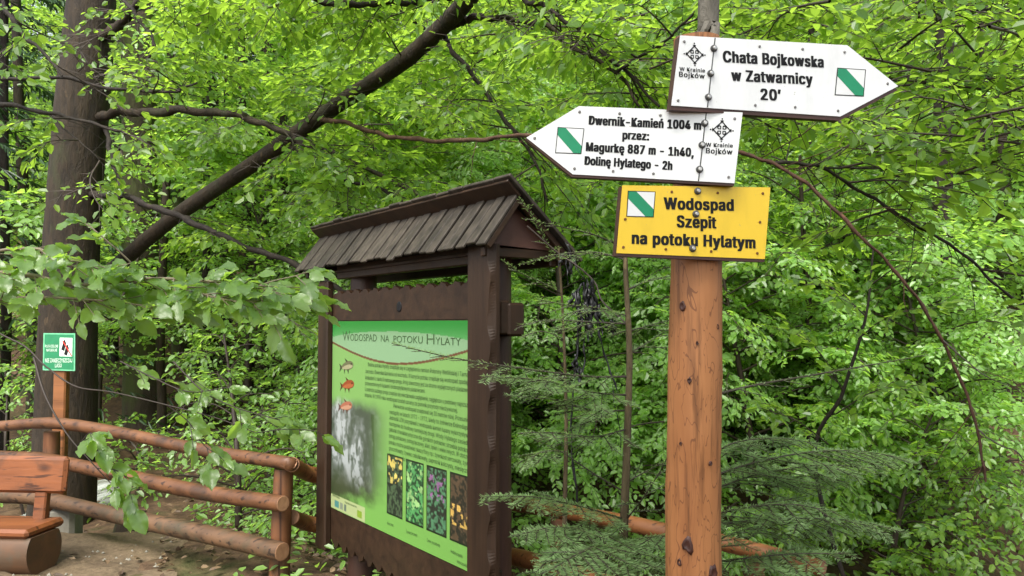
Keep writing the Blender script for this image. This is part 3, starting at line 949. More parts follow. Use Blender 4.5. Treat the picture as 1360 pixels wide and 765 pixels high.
# --- dark spruces at the far left
def spruce(seed, H, r):
    global rng
    keep, rng = rng, np.random.default_rng(seed)
    tr, gl = Geo(), Geo()
    tube(tr, bend([(0, 0, -.3), (0, 0, H * .5), (0, 0, H)], 10), np.linspace(.02 * H, .02, 10), 8, True, .03)
    n = 150
    for k in range(n):
        f = (k + .5) / n
        a = k * 2.4 + rng.normal() * .2
        L = r * (1.05 - f) * rng.uniform(.7, 1.15) + .15
        o = np.array([math.cos(a), math.sin(a), 0])
        b = np.array([0, 0, .12 * H + f * .88 * H])
        tip = b + o * L - UPZ * L * .35
        m = 46
        t = rng.random(m) ** .7
        s = np.cross(o, UPZ)
        pos = b + (tip - b) * t[:, None] - UPZ * (t * (1 - t) * .2 * L)[:, None]
        sg = np.where(rng.random(m) < .5, 1, -1)[:, None]
        d = nrm(o * .6 + s * sg * .6 - UPZ * .5 + rng.normal(size=(m, 3)) * .2)
        add_leaves(gl, pos, d, UPZ + rng.normal(size=(m, 3)) * .4, (.14 + .26 * rng.random(m)) * (1.1 - .6 * t), .035)
    rng = keep
    return tr, gl
sp = [tree_proto('spruce', *spruce(31, 11, 2.4), M['bark_dark'], M['spruce'])]
sspots = [(-7.3, 10.6, .0, 1.0), (-5.6, 14.5, 2.0, 1.1), (-10.5, 15.5, 1.0, 1.2)]
slabels = ['dark spruce behind the thick trunk at the left edge, the nearest of three', 'dark spruce showing just right of the thick trunk', 'dark spruce farthest back at the left edge']
for i, (x, y, rz, sc) in enumerate(sspots):
    loc = (x, y, float(ground_z(x, y)))
    o = sp[0] if i == 0 else copy_thing(sp[0], loc, rz, sc)
    o.location, o.rotation_euler, o.scale = loc, (0, 0, rz), (sc, sc, sc)
    tag(o, slabels[i], 'tree', 'dark spruces at the far left')

# --- undergrowth: young beech seedlings behind the left fence and on the ravine's near edge
sl = []
for i, (H, cr, nb) in enumerate([(1.0, .6, 12), (1.6, .8, 16), (.6, .45, 9)]):
    sl.append(tree_proto('beech_seedling', *young_beech(400 + i, H, cr, nb, .06, .1, .045, .1, face=.4), M['twig'], M['leaf']))
spots = []
for (x, y) in poisson(24, (-6.5, -0.9), (6.4, 14), .6, lambda x, y: (y > 8.7 or x > -2.9) and x < -0.55 * (y - 5) + 0.9):
    spots.append((x, y, int(rng.integers(0, 3)), rng.uniform(0, 6.28), rng.uniform(.8, 1.3)))
place_trees(sl, spots, 'small leafy beech seedling on the shaded ground behind the left log fence', 'seedling', 'beech seedlings behind the left fence')
sl2 = [tree_proto('understorey_beech', *young_beech(450 + i, H, cr, nb, .075, .25, .05, .11), M['twig'], M['leaf']) for i, (H, cr, nb) in enumerate([(3.4, 1.6, 26), (4.6, 1.9, 30)])]
spots = [(-2.7, 10.2, 0, 1.0, 1.0), (-3.9, 11.8, 1, 2.0, 1.0), (-1.6, 9.4, 0, 3.0, .9), (-5.6, 10.8, 0, 4.0, 1.0), (-2.2, 13.0, 1, 5.0, 1.0), (-7.2, 13.0, 1, 1.5, 1.0)]
place_trees(sl2, spots, 'thin-stemmed young beech standing among the trunks behind the left fence', 'tree', 'young beeches among the trunks')

# dead leaves and herbs on the ground
g = Geo()
n = 9000
x = rng.uniform(-7, 7, n); y = rng.uniform(3.2, 13, n)
keepm = (x > -1.7 - .38 * (y - 3.6)) | (rng.random(n) < .16)
x, y = x[keepm], y[keepm]
n = len(x)
a = rng.uniform(0, 6.28, n)
add_leaves(g, np.stack([x, y, ground_z(x, y) + .03 + .02 * rng.random(n)], -1), np.stack([np.cos(a), np.sin(a), rng.normal(size=n) * .2], -1), np.stack([rng.normal(size=n) * .4, rng.normal(size=n) * .4, np.ones(n)], -1), rng.uniform(.04, .08, n), rng.uniform(.025, .05, n))
tag(g.build('leaf_litter', M['litter']), kind='stuff')
g = Geo()
n = 5200
x = rng.uniform(-5.5, 1.5, n); y = rng.uniform(4.3, 11, n)
keepm = (x > -1.2 - .38 * (y - 3.6)) & (rng.random(n) < .35 + .65 * smooth(-.2, .5, np.sin(x * 2.1 + y) * np.sin(y * 1.7 - x)))
x, y = x[keepm], y[keepm]
n = len(x)
a = rng.uniform(0, 6.28, n)
add_leaves(g, np.stack([x, y, ground_z(x, y) + .04 + .16 * rng.random(n)], -1), np.stack([np.cos(a), np.sin(a), rng.normal(size=n) * .3], -1), np.stack([rng.normal(size=n) * .3, rng.normal(size=n) * .3 - .3, np.ones(n)], -1), rng.uniform(.04, .09, n), rng.uniform(.025, .05, n))
tag(g.build('ground_cover', M['leaf']), kind='stuff')

# a lime beech sapling on the near edge of the ravine, its fresh leaves in front of the far bank
b = np.array([3.1, 6.3, float(ground_z(3.1, 6.3))])
fresh = empty('beech_sapling', b, 'slender sapling with larger lime-green leaves hanging in front of the far bank at the right', 'tree')
g = Geo()
q = bend([b - UPZ * .2, P(1085, 640, 6.2), P(1120, 520, 6.0), P(1150, 420, 5.9), P(1160, 330, 5.9)], 24)
tube(g, q, np.linspace(.022, .006, 24), 8, True, .04)
g.build('trunk', M['bark_dark'], fresh)
gl, gw = Geo(), Geo()
for pts in ([(1120, 520, 6.0), (1090, 470, 5.8), (1050, 430, 5.6)], [(1140, 450, 5.9), (1180, 420, 5.6), (1240, 405, 5.4)], [(1150, 420, 5.9), (1110, 385, 5.7), (1070, 372, 5.5)], [(1155, 380, 5.9), (1190, 355, 5.7), (1215, 350, 5.6)], [(1110, 550, 6.1), (1160, 520, 5.8), (1210, 512, 5.6)], [(1100, 590, 6.1), (1060, 560, 5.8), (1020, 545, 5.7)]):
    bough(gl, gw, np.array([P(*p) for p in pts]), .20, .085, .055, .11, .006, up=(0, -.5, 1))
gl.build('crown', M['leaf_bright'], fresh)
gw.build('twig_sprays', M['twig'], fresh)

# ------------------------------------------------------------------ lettering
try:                                            # Blender's own interface typeface, else its built-in one
    FONT = bpy.data.fonts.load(bpy.utils.system_resource('DATAFILES', path='fonts') + '/Inter.woff2')
except Exception:
    FONT = None

def glyphs(body, offset, sans, space=1.0):
    c = bpy.data.curves.new('lettering', 'FONT')
    if sans and FONT:
        c.font = FONT
    c.body = body
    c.offset = 0.0 if sans else offset
    c.space_character = space
    c.resolution_u = 3
    o = bpy.data.objects.new('lettering', c)
    me = bpy.data.meshes.new_from_object(o)
    v = np.zeros(len(me.vertices) * 3)
    me.vertices.foreach_get('co', v)
    f = [tuple(p.vertices) for p in me.polygons]
    bpy.data.objects.remove(o)
    bpy.data.meshes.remove(me)
    bpy.data.curves.remove(c)
    return v.reshape(-1, 3)[:, :2], f

def add_text(g, body, A, B, cap, nor, offset=0.02, lift=0.0008, mat=0, heavy=0.0, sans=True):
    """writes body from A to B (world points on the baseline), capitals cap metres tall"""
    sp_ = 1.10 if heavy > 0 else 1.0
    plain_ = body.replace('ę', 'e') if sans else body
    v, f = glyphs(plain_, offset, sans, sp_)
    if sans:
        for i_, ch in enumerate(body):                # the tail of each e-ogonek
            if ch == 'ę':
                xc = glyphs(plain_[:i_ + 1], offset, sans, sp_)[0][:, 0].max() - .15
                n0 = len(v)
                tail = [(xc + .03, .01), (xc + .09, .01), (xc + .035, -.065), (xc - .035, -.065), (xc - .01, -.135), (xc + .09, -.15), (xc + .10, -.10)]
                v = np.vstack([v, tail])
                f = f + [(n0 + 3, n0 + 2, n0 + 1, n0), (n0 + 4, n0 + 5, n0 + 6, n0 + 2, n0 + 3)]
    hv = glyphs('H', offset, sans)[0][:, 1]
    y0_, capu = hv.min(), hv.max() - hv.min()
    x0, x1 = v[:, 0].min(), v[:, 0].max()
    A, B = np.asarray(A, float), np.asarray(B, float)
    ax = nrm(B - A)
    ay = nrm(np.cross(nor, ax))
    sx = np.linalg.norm(B - A) / (x1 - x0)
    sy = cap / capu
    if heavy > 0:
        A, B = A + ax * heavy * cap, B - ax * heavy * cap
        sx = np.linalg.norm(B - A) / (x1 - x0)
    for k, (kx, ky) in enumerate([(0, 0)] if heavy <= 0 else [(i_, j_) for i_ in (0, -1, 1, -.5, .5) for j_ in (-.3, .3)]):   # heavier strokes: the same letters set a hair to each side
        W = A + ((v[:, :1] - x0) * sx) * ax + ((v[:, 1:] - y0_) * sy) * ay + nor * (lift + .00003 * k) + ax * (kx * heavy * cap) + ay * (ky * heavy * cap)
        tri = np.array([t for t in f if len(t) == 3])
        if len(tri):
            g.add(W, tri, mat)
        oth = [t for t in f if len(t) != 3]
        for t in oth:
            g.add(W[list(t)], [list(range(len(t)))], mat)

def disc(g, c, nor, r, h, n=12, mat=0, r2=None):
    """a low round head"""
    u = nrm(np.cross(nor, UPZ))
    w = np.cross(nor, u)
    a = np.arange(n) * 2 * math.pi / n
    ring = lambda rr, hh: c + nor * hh + (np.cos(a) * rr)[:, None] * u + (np.sin(a) * rr)[:, None] * w
    V = np.vstack([ring(r, 0), ring(r, h * .6), ring(r2 or r * .75, h), (c + nor * h)[None]])
    k = np.arange(n); k2 = (k + 1) % n
    n0 = g.n
    g.add(V, np.vstack([np.stack([k, k2, n + k2, n + k], -1), np.stack([n + k, n + k2, 2 * n + k2, 2 * n + k], -1)]), mat, True)
    g.f.append((np.stack([2 * n + k, 2 * n + k2, np.full(n, 3 * n)], -1) + n0, mat, False))

# ------------------------------------------------------------------ trail signpost
SP_D = 2.2
pb = P(922, 430, SP_D); pb = np.array([pb[0], pb[1], float(ground_z(pb[0], pb[1]))])
post = empty('signpost', pb, 'orange-brown round wooden post carrying three trail signs', 'signpost')
ptop = P(925, 52, SP_D)
line = bend([pb - UPZ * .3, P(921, 765, SP_D), P(922, 560, SP_D), P(925, 345, SP_D), P(927, 200, SP_D), ptop], 60)
g = Geo()
rr_ = 33.5 * SP_D / F_PX * (1 + .012 * np.sin(np.linspace(0, 30, 60)) + .008 * np.sin(np.linspace(0, 71, 60)))
rr_ *= np.interp(np.linspace(0, 1, 60), [0, .5, .75, 1], [1.12, 1.04, .96, .9])
tube(g, line, rr_, 28, True, .006)
g.build('post', M['post'], post)
for (x_, y_, r_) in ((907, 716, 7.5), (938, 751, 7), (901, 407, 5), (909, 503, 3.6), (899, 739, 4), (945, 434, 3), (935, 610, 2.5), (900, 585, 2.2), (918, 455, 2)):
    gk_ = Geo()
    c = P(x_, y_, SP_D)
    axis = np.array([P(922.5, y_, SP_D)[0], c[1] , c[2]])
    dx = (x_ - 922.5) / 33.5
    nn = nrm(np.array([dx, -math.sqrt(max(.05, 1 - dx * dx)), 0]))
    c2 = axis + nn * (rr_[int(np.argmin(np.abs(line[:, 2] - axis[2])))] - .001)
    r = r_ * SP_D / F_PX
    u = nrm(np.cross(nn, UPZ))
    a = np.arange(12) * math.pi / 6
    rad = r * (1 + .18 * rng.normal(size=12))
    ring = lambda k, h: c2 + nn * h + (np.cos(a) * rad * k * .8)[:, None] * u + (np.sin(a) * rad * k * 1.25)[:, None] * UPZ
    V = np.vstack([ring(1.15, -.004), ring(.85, .0045), ring(.5, .002), (c2 + nn * .0005)[None]])
    kk = np.arange(12); k2 = (kk + 1) % 12
    gk_.add(V, np.vstack([np.stack([kk, k2, 12 + k2, 12 + kk], -1), np.stack([12 + kk, 12 + k2, 24 + k2, 24 + kk], -1)]), 0, True)
    gk_.f.append((np.stack([24 + kk, 24 + k2, np.full(12, 36)], -1), 0, True))
    gk_.build('knot', M['knot'], post)

def make_sign(label, outline, yaw, anchor, texts, square, plate_mat, screws, bolts, seam, emblem=None, rusty=False, board_drop=(0, 4.0)):
    o = P(*anchor, 2.10)
    nor = np.array([math.sin(yaw), -math.cos(yaw), 0.0])
    pt = lambda x, y, lift=0.0: on_plane(x, y, o, nor) + nor * lift
    px = lambda p: 2.10 / F_PX * p
    poly = np.array([pt(*q) for q in outline])
    root = empty('trail_sign', poly.mean(0) - nor * .02, label, 'sign')
    # wooden backing, a little larger at the bottom
    back = np.array([pt(x + board_drop[0], y + (board_drop[1] if y > anchor[1] + 12 else 1.5)) for x, y in outline])
    cen = back.mean(0)
    back = cen + (back - cen) * 1.006
    g = Geo()
    prism(g, back[::-1] - nor * .0245, nor * .022)
    g.build('backing_board', M['backing'], root)
    g = Geo()
    prism(g, poly[::-1] - nor * .002, nor * .002)
    g.build('plate', plate_mat, root)
    for (body, x0, y0, x1, y1, cap, off) in texts:
        g = Geo()
        add_text(g, body, pt(x0, y0), pt(x1, y1), px(cap), nor, off, heavy=.082)
        g.build('lettering', M['black'], root)
    # trail mark: black edge, white field, green diagonal
    sq = [np.array(pt(*q)) for q in square]
    c = np.mean(sq, 0)
    mark = empty('trail_mark', c)
    mark.parent = root
    mark.matrix_parent_inverse = root.matrix_basis.inverted()
    def quad(name, corners, lift, mat):
        g = Geo()
        k = len(corners)
        g.add(np.array(corners) + nor * lift, [list(range(k))][0:1])
        return g.build(name, mat, mark)
    quad('mark_border', [c + (q - c) * 1.0 for q in sq][::-1], .0007, M['black'])
    inn = [c + (q - c) * .94 for q in sq]
    quad('mark_field', inn[::-1], .0011, M['trail_white'])
    tl, tr, br, bl = inn
    st = [tl, tl + (tr - tl) * .30, br + (tr - br) * .30, br, br + (bl - br) * .30, tl + (bl - tl) * .30]
    quad('mark_stripe', st[::-1], .0015, M['trail_green'])
    if seam:
        g = Geo()
        a, b = pt(*seam[0]), pt(*seam[1])
        d = nrm(b - a)
        s = np.cross(nor, d)
        box(g, (a + b) / 2 + nor * .0004, (px(.7), np.linalg.norm(b - a) / 2, .0006), np.array([s, d, nor]))
        g.build('seam', M['rubber'], root)
    for (x, y) in bolts:
        g = Geo()
        disc(g, pt(x, y), nor, px(4.8), .006, 16)
        wsh = g.build('washer', M['rubber'], root)
        g = Geo()
        disc(g, pt(x, y) + nor * .0055, nor, px(3.0), .005, 6, 0, px(2.2))
        g.build('bolt', M['steel'], root)
    for (x, y) in screws:
        g = Geo()
        disc(g, pt(x, y), nor, px(1.9), .0022, 10)
        g.build('screw', M['screw_rust'] if rusty else M['screw'], root)
    if emblem:
        (ex, ey, eh), lines = emblem
        ce = pt(ex, ey)
        ax = nrm(pt(ex + 5, ey + .32) - ce)
        ay = np.cross(nor, ax)
        h = px(eh)
        g = Geo()
        def ringpoly(outer, inner, lift=.0008):
            V = np.array([ce + ax * x * h + ay * y * h + nor * lift for x, y in list(outer) + list(inner)])
            n = len(outer)
            k = np.arange(n); k2 = (k + 1) % n
            g.add(V, np.stack([k, k2, n + k2, n + k], -1))
        def poly2(ps, lift=.0008):
            V = np.array([ce + ax * x * h + ay * y * h + nor * lift for x, y in ps])
            g.add(V, [list(range(len(ps)))])
        dia = lambda r: [(r, 0), (0, r), (-r, 0), (0, -r)]
        ringpoly(dia(.80), dia(.66))
        for i in range(4):
            ca, sa = [(1, 0), (0, 1), (-1, 0), (0, -1)][i]
            rot = lambda x, y: (x * ca - y * sa, x * sa + y * ca)
            poly2([rot(*q) for q in [(.62, 0), (.8, .17), (.86, 0), (.8, -.17)]], .001)
            cc = rot(.97, 0)
            poly2([(cc[0] + .07 * math.cos(t), cc[1] + .07 * math.sin(t)) for t in np.arange(8) * math.pi / 4], .001)
            a1 = [rot(*q) for q in [(.06, .06), (.34, .06), (.42, .2), (.34, .34), (.2, .42), (.06, .34)]]
            a2 = [rot(*q) for q in [(.14, .14), (.28, .14), (.31, .2), (.27, .27), (.2, .31), (.14, .28)]]
            ringpoly(a1, a2)
        for (body, x0, y0, x1, y1, cap, off) in lines:
            add_text(g, body, pt(x0, y0), pt(x1, y1), px(cap), nor, off, heavy=.05)
        g.build('emblem', M['black'], root)
    return root

z4 = lambda x, y: (880 + x / 4.25, 30 + y / 4.25)
z3 = lambda x, y: (690 + x / 4.387, 130 + y / 4.387)
z5 = lambda x, y: (805 + x / 5.913, 235 + y / 5.913)
B_ = 0.0
make_sign('upper white arrow sign pointing right to Chata Bojkowska, highest on the post',
          [z4(100, 72), z4(1043, 128), z4(1330, 358), z4(1003, 530), z4(50, 468)], R(13), (944, 96),
          [('Chata Bojkowska', *z4(340, 222), *z4(910, 253), 14.8, B_), ('w Zatwarnicy', *z4(387, 327), *z4(848, 350), 14.6, B_), ("20′", *z4(552, 435), *z4(668, 441), 14.8, B_)],
          [z4(985, 255), z4(1147, 265), z4(1135, 418), z4(970, 410)], M['plate_white'],
          [z4(*q) for q in ((122, 108), (547, 135), (790, 150), (1027, 167), (1270, 345), (990, 498), (748, 478), (523, 467), (87, 440))],
          [z4(*q) for q in ((288, 147), (270, 288), (257, 422))], (z4(296, 86), z4(253, 478)),
          ((*z4(180, 180), 15.3), [('W Krainie', *z4(95, 272), *z4(239, 282), 5.0, .02), ('Bojków', *z4(92, 305), *z4(237, 317), 6.6, .03)]), board_drop=(-.7, 5.0))
make_sign('white arrow sign pointing left to Dwernik-Kamień, between the other white sign and the yellow one',
          [z3(40, 232), z3(345, 48), z3(1300, 85), z3(1252, 497), z3(310, 445)], R(2), (932, 194),
          [('Dwernik-Kamień 1004 m', *z3(402, 155), *z3(1058, 186), 11.6, B_), ('przez:', *z3(598, 240), *z3(755, 247), 11.2, B_), ('Magurkę 887 m - 1h40,', *z3(385, 309), *z3(1015, 343), 11.4, B_), ('Dolinę Hylatego - 2h', *z3(377, 389), *z3(890, 420), 11.2, B_)],
          [z3(222, 170), z3(378, 178), z3(360, 328), z3(207, 322)], M['plate_white'],
          [z3(*q) for q in ((350, 82), (583, 92), (820, 102), (1253, 122), (88, 235), (320, 412), (545, 427), (780, 442), (1218, 462))],
          [z3(*q) for q in ((1078, 148), (1063, 275), (1048, 417))], (z3(1088, 86), z3(1042, 485)),
          ((*z3(1178, 188), 15.6), [('W Krainie', *z3(1085, 284), *z3(1242, 290), 5.2, .02), ('Bojków', *z3(1085, 322), *z3(1240, 330), 6.8, .03)]), board_drop=(-.7, 3.2))
make_sign('yellow rectangular sign to the Szepit waterfall, lowest of the three on the post',
          [z5(128, 65), z5(1290, 82), z5(1247, 645), z5(82, 598)], R(13), (922, 294),
          [('Wodospad', *z5(452, 252), *z5(1003, 265), 15.2, .008), ('Szepit', *z5(553, 393), *z5(866, 403), 15.2, .008), ('na potoku Hylatym', *z5(200, 523), *z5(1173, 560), 15.2, .008)],
          [z5(170, 108), z5(388, 115), z5(373, 318), z5(158, 312)], M['plate_yellow'],
          [z5(*q) for q in ((515, 117), (876, 126), (1230, 130), (150, 332), (1207, 355), (135, 552), (468, 568), (825, 585), (1187, 600))],
          [z5(*q) for q in ((717, 112), (703, 292), (677, 562))], None, None, True, board_drop=(-.5, 3.6))

# ------------------------------------------------------------------ roofed information board
YAW = -0.945215
XB = np.array([math.cos(YAW), math.sin(YAW), 0.0])
NB = np.array([math.sin(YAW), -math.cos(YAW), 0.0])       # towards the reader
OB = np.array([-1.15651, 5.17544, 0.0])
PW, PZ0, PZ1 = 1.68, 0.466, 1.666
def L(u, n, z):
    return OB + XB * u + NB * n + UPZ * z
AXB = np.array([XB, NB, UPZ])
gzb = float(ground_z(*(L(.85, -.1, 0)[:2])))
board = empty('information_board', L(.85, -.1, gzb), 'dark roofed wooden board with a green printed panel about a waterfall', 'notice board')
# posts
for u in (.17, 1.66):
    g = Geo()
    b = L(u, -.12, 0)
    zb = float(ground_z(b[0], b[1]))
    tube(g, bend([b + UPZ * (zb - .3), b + UPZ * 1.0, b + UPZ * 2.1], 14), .085, 20, True, .008)
    g.build('post', M['frame_red'], board)
# beams behind and boards in front
g = Geo(); box(g, L(.86, -.06, 1.68), (.98, .03, .08), AXB, 0, .008); g.build('crossbeam', M['frame_h'], board)
g = Geo(); box(g, L(.86, -.06, .42), (.92, .03, .07), AXB, 0, .008); g.build('crossbeam', M['frame_h'], board)
def carved(name, u0, u1, zlo, zhi, n0, thick, wave_top, wave_bot, step, mat):
    us = np.linspace(u0, u1, int((u1 - u0) / .012))
    def wave(u, amp):
        ph = (u / step) % 1.0
        return amp * (0.55 * np.abs(np.sin(ph * math.pi)) + .45 * (ph > .5)) + rng.normal(size=len(u)) * amp * .06
    top = zhi + wave(us, wave_top)
    bot = zlo - wave(us, wave_bot)
    g = Geo()
    V = []
    for nn_ in (n0, n0 + thick):
        for zz in (bot, top):
            V.append(np.array([L(a, nn_, b) for a, b in zip(us, zz)]))
    k = len(us)
    V = np.concatenate(V)          # back-bot, back-top, front-bot, front-top
    i = np.arange(k - 1)
    F_ = []
    for a, b in ((2, 3), (1, 0), (3, 1), (0, 2)):
        F_.append(np.stack([a * k + i, a * k + i + 1, b * k + i + 1, b * k + i], -1))
    for e in (0, k - 1):
        F_.append(np.array([[e, k + e, 3 * k + e, 2 * k + e]]))
    g.add(V, np.vstack(F_))
    return g.build(name, mat, board)
carved('top_board', .0, 1.71, 1.672, 1.835, -.02, .035, .028, 0, .13, M['frame_h'])
carved('bottom_board', .0, 1.71, .27, .461, -.02, .035, 0, .05, .12, M['frame_h'])
g = Geo(); box(g, L(.86, -.028, 1.06), (.85, .006, .62), AXB); g.build('back_sheet', M['frame_h'], board)
# upright boards; the right one with a carved wavy outer edge
g = Geo(); box(g, L(-.085, .03, 1.055), (.075, .025, .87), AXB, 0, .01); g.build('side_board', M['frame'], board)
g = Geo()
zs = np.linspace(.0, 2.02, 150)
zw = zs + .03 * np.sin(zs * 9) + .02 * np.sin(zs * 23)
ph = (zw / .26) % 1.0
cham = 1.885 + 0 * zs
out = cham - .004 - .026 * np.clip(np.sin(ph * math.pi) * 1.3 - .3, 0, .9)
V, k = [], len(zs)
for uu, nn_ in ((1.69 + 0 * zs, .005), (1.69 + 0 * zs, .055), (out, .055), (cham, .024), (cham, .005)):
    V.append(np.array([L(a, nn_, b) for a, b in zip(uu, zs)]))
i = np.arange(k - 1)
F_ = [np.stack([a * k + i, a * k + i + 1, b * k + i + 1, b * k + i], -1) for a, b in ((0, 1), (1, 2), (2, 3), (3, 4), (4, 0))]
F_.append(np.array([[0, k, 2 * k, 3 * k]]))
g.add(np.concatenate(V), np.vstack(F_))
g.build('side_board', M['frame'], board)
# a knot on the top board
g = Geo(); disc(g, L(.92, .015, 1.745), NB, .03, .004, 14); g.build('knot', M['black'], board)

# --- the printed sheet
def vnoise(h, w, cells, seed):
    r = np.random.default_rng(seed)
    gh, gw_ = cells
    a = r.random((gh + 2, gw_ + 2))
    y, x = np.linspace(0, gh, h), np.linspace(0, gw_, w)
    yi, xi = np.minimum(y.astype(int), gh), np.minimum(x.astype(int), gw_)
    fy, fx = (y - yi)[:, None], (x - xi)[None]
    fy, fx = fy * fy * (3 - 2 * fy), fx * fx * (3 - 2 * fx)
    A, B2, C2, D2 = a[np.ix_(yi, xi)], a[np.ix_(yi, xi + 1)], a[np.ix_(yi + 1, xi)], a[np.ix_(yi + 1, xi + 1)]
    return (A * (1 - fx) + B2 * fx) * (1 - fy) + (C2 * (1 - fx) + D2 * fx) * fy

def fbm(h, w, cells, seed, oct_=4):
    t, amp, tot = 0, 1.0, 0
    for k in range(oct_):
        t = t + amp * vnoise(h, w, (cells[0] * 2 ** k, cells[1] * 2 ** k), seed + k)
        tot += amp
        amp *= .55
    return t / tot

def raster(name, img, u0, v0, u1, v1, lift, parent):
    """a flat print; img rows run from the top; u,v in panel fractions"""
    h, w = img.shape[:2]
    uu = np.linspace(u0, u1, w)[None].repeat(h, 0)
    vv = np.linspace(v0, v1, h)[:, None].repeat(w, 1)
    pos = OB + XB * (uu * PW)[..., None] + NB * (.016 + lift) + UPZ * (PZ1 - vv * (PZ1 - PZ0))[..., None]
    g = Geo()
    ii = (np.arange(h - 1)[:, None] * w + np.arange(w - 1)[None]).reshape(-1, 1)
    g.add(pos, ii + np.array([0, w, w + 1, 1]), 0, False, img.reshape(-1, 3))
    return g.build(name, M['print'], parent)

# plane fractions of a pixel on the photographed panel
_src = np.array([[448, 427], [630, 424], [634.5, 760], [440, 674]], float)
_A = []
for (x, y), (u, v) in zip(_src, ((0, 0), (1, 0), (1, 1), (0, 1))):
    _A.append([x, y, 1, 0, 0, 0, -u * x, -u * y, u]); _A.append([0, 0, 0, x, y, 1, -v * x, -v * y, v])
_A = np.array(_A)
_h = np.append(np.linalg.solve(_A[:, :8], _A[:, 8]), 1).reshape(3, 3)
def uv(x, y):
    q = _h @ [x, y, 1]
    return q[0] / q[2], q[1] / q[2]
def pane(x, y):
    u, v = uv(x, y)
    return L(u * PW, .016, PZ1 - v * (PZ1 - PZ0))
def lin(c):
    c = np.asarray(c, float) / 255
    return np.where(c < .04, c / 12.92, ((c + .055) / 1.055) ** 2.4)

HH, WW = 260, 360
vv, uu = np.meshgrid(np.linspace(0, 1, HH), np.linspace(0, 1, WW), indexing='ij')
top_c, body_c, low_c = lin((40, 150, 50)), lin((146, 198, 112)), lin((134, 200, 92))
ycurve = .115 + .085 * np.sin(np.clip(uu, 0, 1) * math.pi)
t = smooth(0, .13, vv)[..., None]
head = top_c * (1 - t) + lin((110, 190, 110)) * t
oval = (((uu - .5) / .62) ** 2 + ((vv - .135) / .085) ** 2) < 1
head = np.where(oval[..., None], head * .55 + lin((190, 210, 180)) * .45, head)
b = body_c * (1 - vv[..., None]) + low_c * vv[..., None]
IMG = np.where((vv < ycurve)[..., None], head, b)
IMG = np.where((np.abs(vv - ycurve) < .0055)[..., None], lin((120, 80, 50)), IMG)
# the faded photograph of a waterfall, lower left
u2, v2 = uu / .50, (vv - .40) / .56
n1 = fbm(HH, WW, (9, 16), 5); n2 = fbm(HH, WW, (30, 22), 9, 3)
w1, w2 = fbm(HH, WW, (7, 9), 41, 4), fbm(HH, WW, (14, 44), 47, 4)
uw, vw = u2 + .16 * (w1 - .5), v2 + .2 * (n1 - .5)
veil = .9 * np.exp(-((uw - .16 - .22 * vw) / .13) ** 2) * smooth(.85, .3, vw) + .8 * np.exp(-((uw - .50 + .10 * vw) / .10) ** 2) * smooth(.2, .4, vw) * smooth(.9, .6, vw)
veil = veil + .55 * np.exp(-((vw - .62 - .25 * (uw - .4)) / .09) ** 2) * smooth(.8, .5, uw)
rocky = smooth(.46, .60, fbm(HH, WW, (26, 30), 83, 3))
lum = .03 + 1.05 * veil * (.12 + 1.3 * smooth(.3, .72, w2)) * (1 - .72 * rocky) + .13 * smooth(.4, .75, n2) * smooth(.35, .6, n1)
wf = np.clip(lum, .02, .75)[..., None] * np.array([.90, .97, 1.0])
wf = wf * .8 + np.array([.04, .045, .04])
wf = wf * (1 - .75 * smooth(.55, .9, v2)[..., None]) + lin((62, 50, 36)) * (smooth(.55, .9, v2) * (.3 + .9 * n2))[..., None]
crack = (np.abs(u2 - .70 - .08 * v2 - .03 * (n2 - .5)) < .05 * (.62 - v2)) & (v2 > .1) & (v2 < .6)
wf = np.where(crack[..., None], lin((30, 28, 26)), wf)
mask = .9 * smooth(1.02, .62, u2) * smooth(-.02, .12, v2 + .08 * (n1 - .5)) * smooth(1.02, .80, v2 + .25 * u2 - .1 + .2 * (n2 - .5))
IMG = IMG * (1 - mask[..., None]) + wf * mask[..., None]
# the pale imprint at the lower left corner
lab = (uu < .30) & (vv > .925 - .0 * uu) & (vv < .997)
IMG = np.where(lab[..., None], lin((196, 215, 150)), IMG)
for (a0, a1, c0) in ((.035, .075, (90, 160, 150)), (.085, .11, (150, 165, 140)), (.12, .14, (120, 140, 120)), (.235, .275, (150, 190, 60))):
    IMG = np.where(((uu > a0) & (uu < a1) & (vv > .95) & (vv < .985))[..., None], lin(c0), IMG)
panel = raster('printed_panel', IMG, 0, 0, 1, 1, 0, board)
# dark rim of the sheet
g = Geo(); box(g, L(PW / 2, .002, (PZ0 + PZ1) / 2), (PW / 2 + .004, .012, (PZ1 - PZ0) / 2 + .003), AXB); g.build('panel_board', M['frame_h'], board)

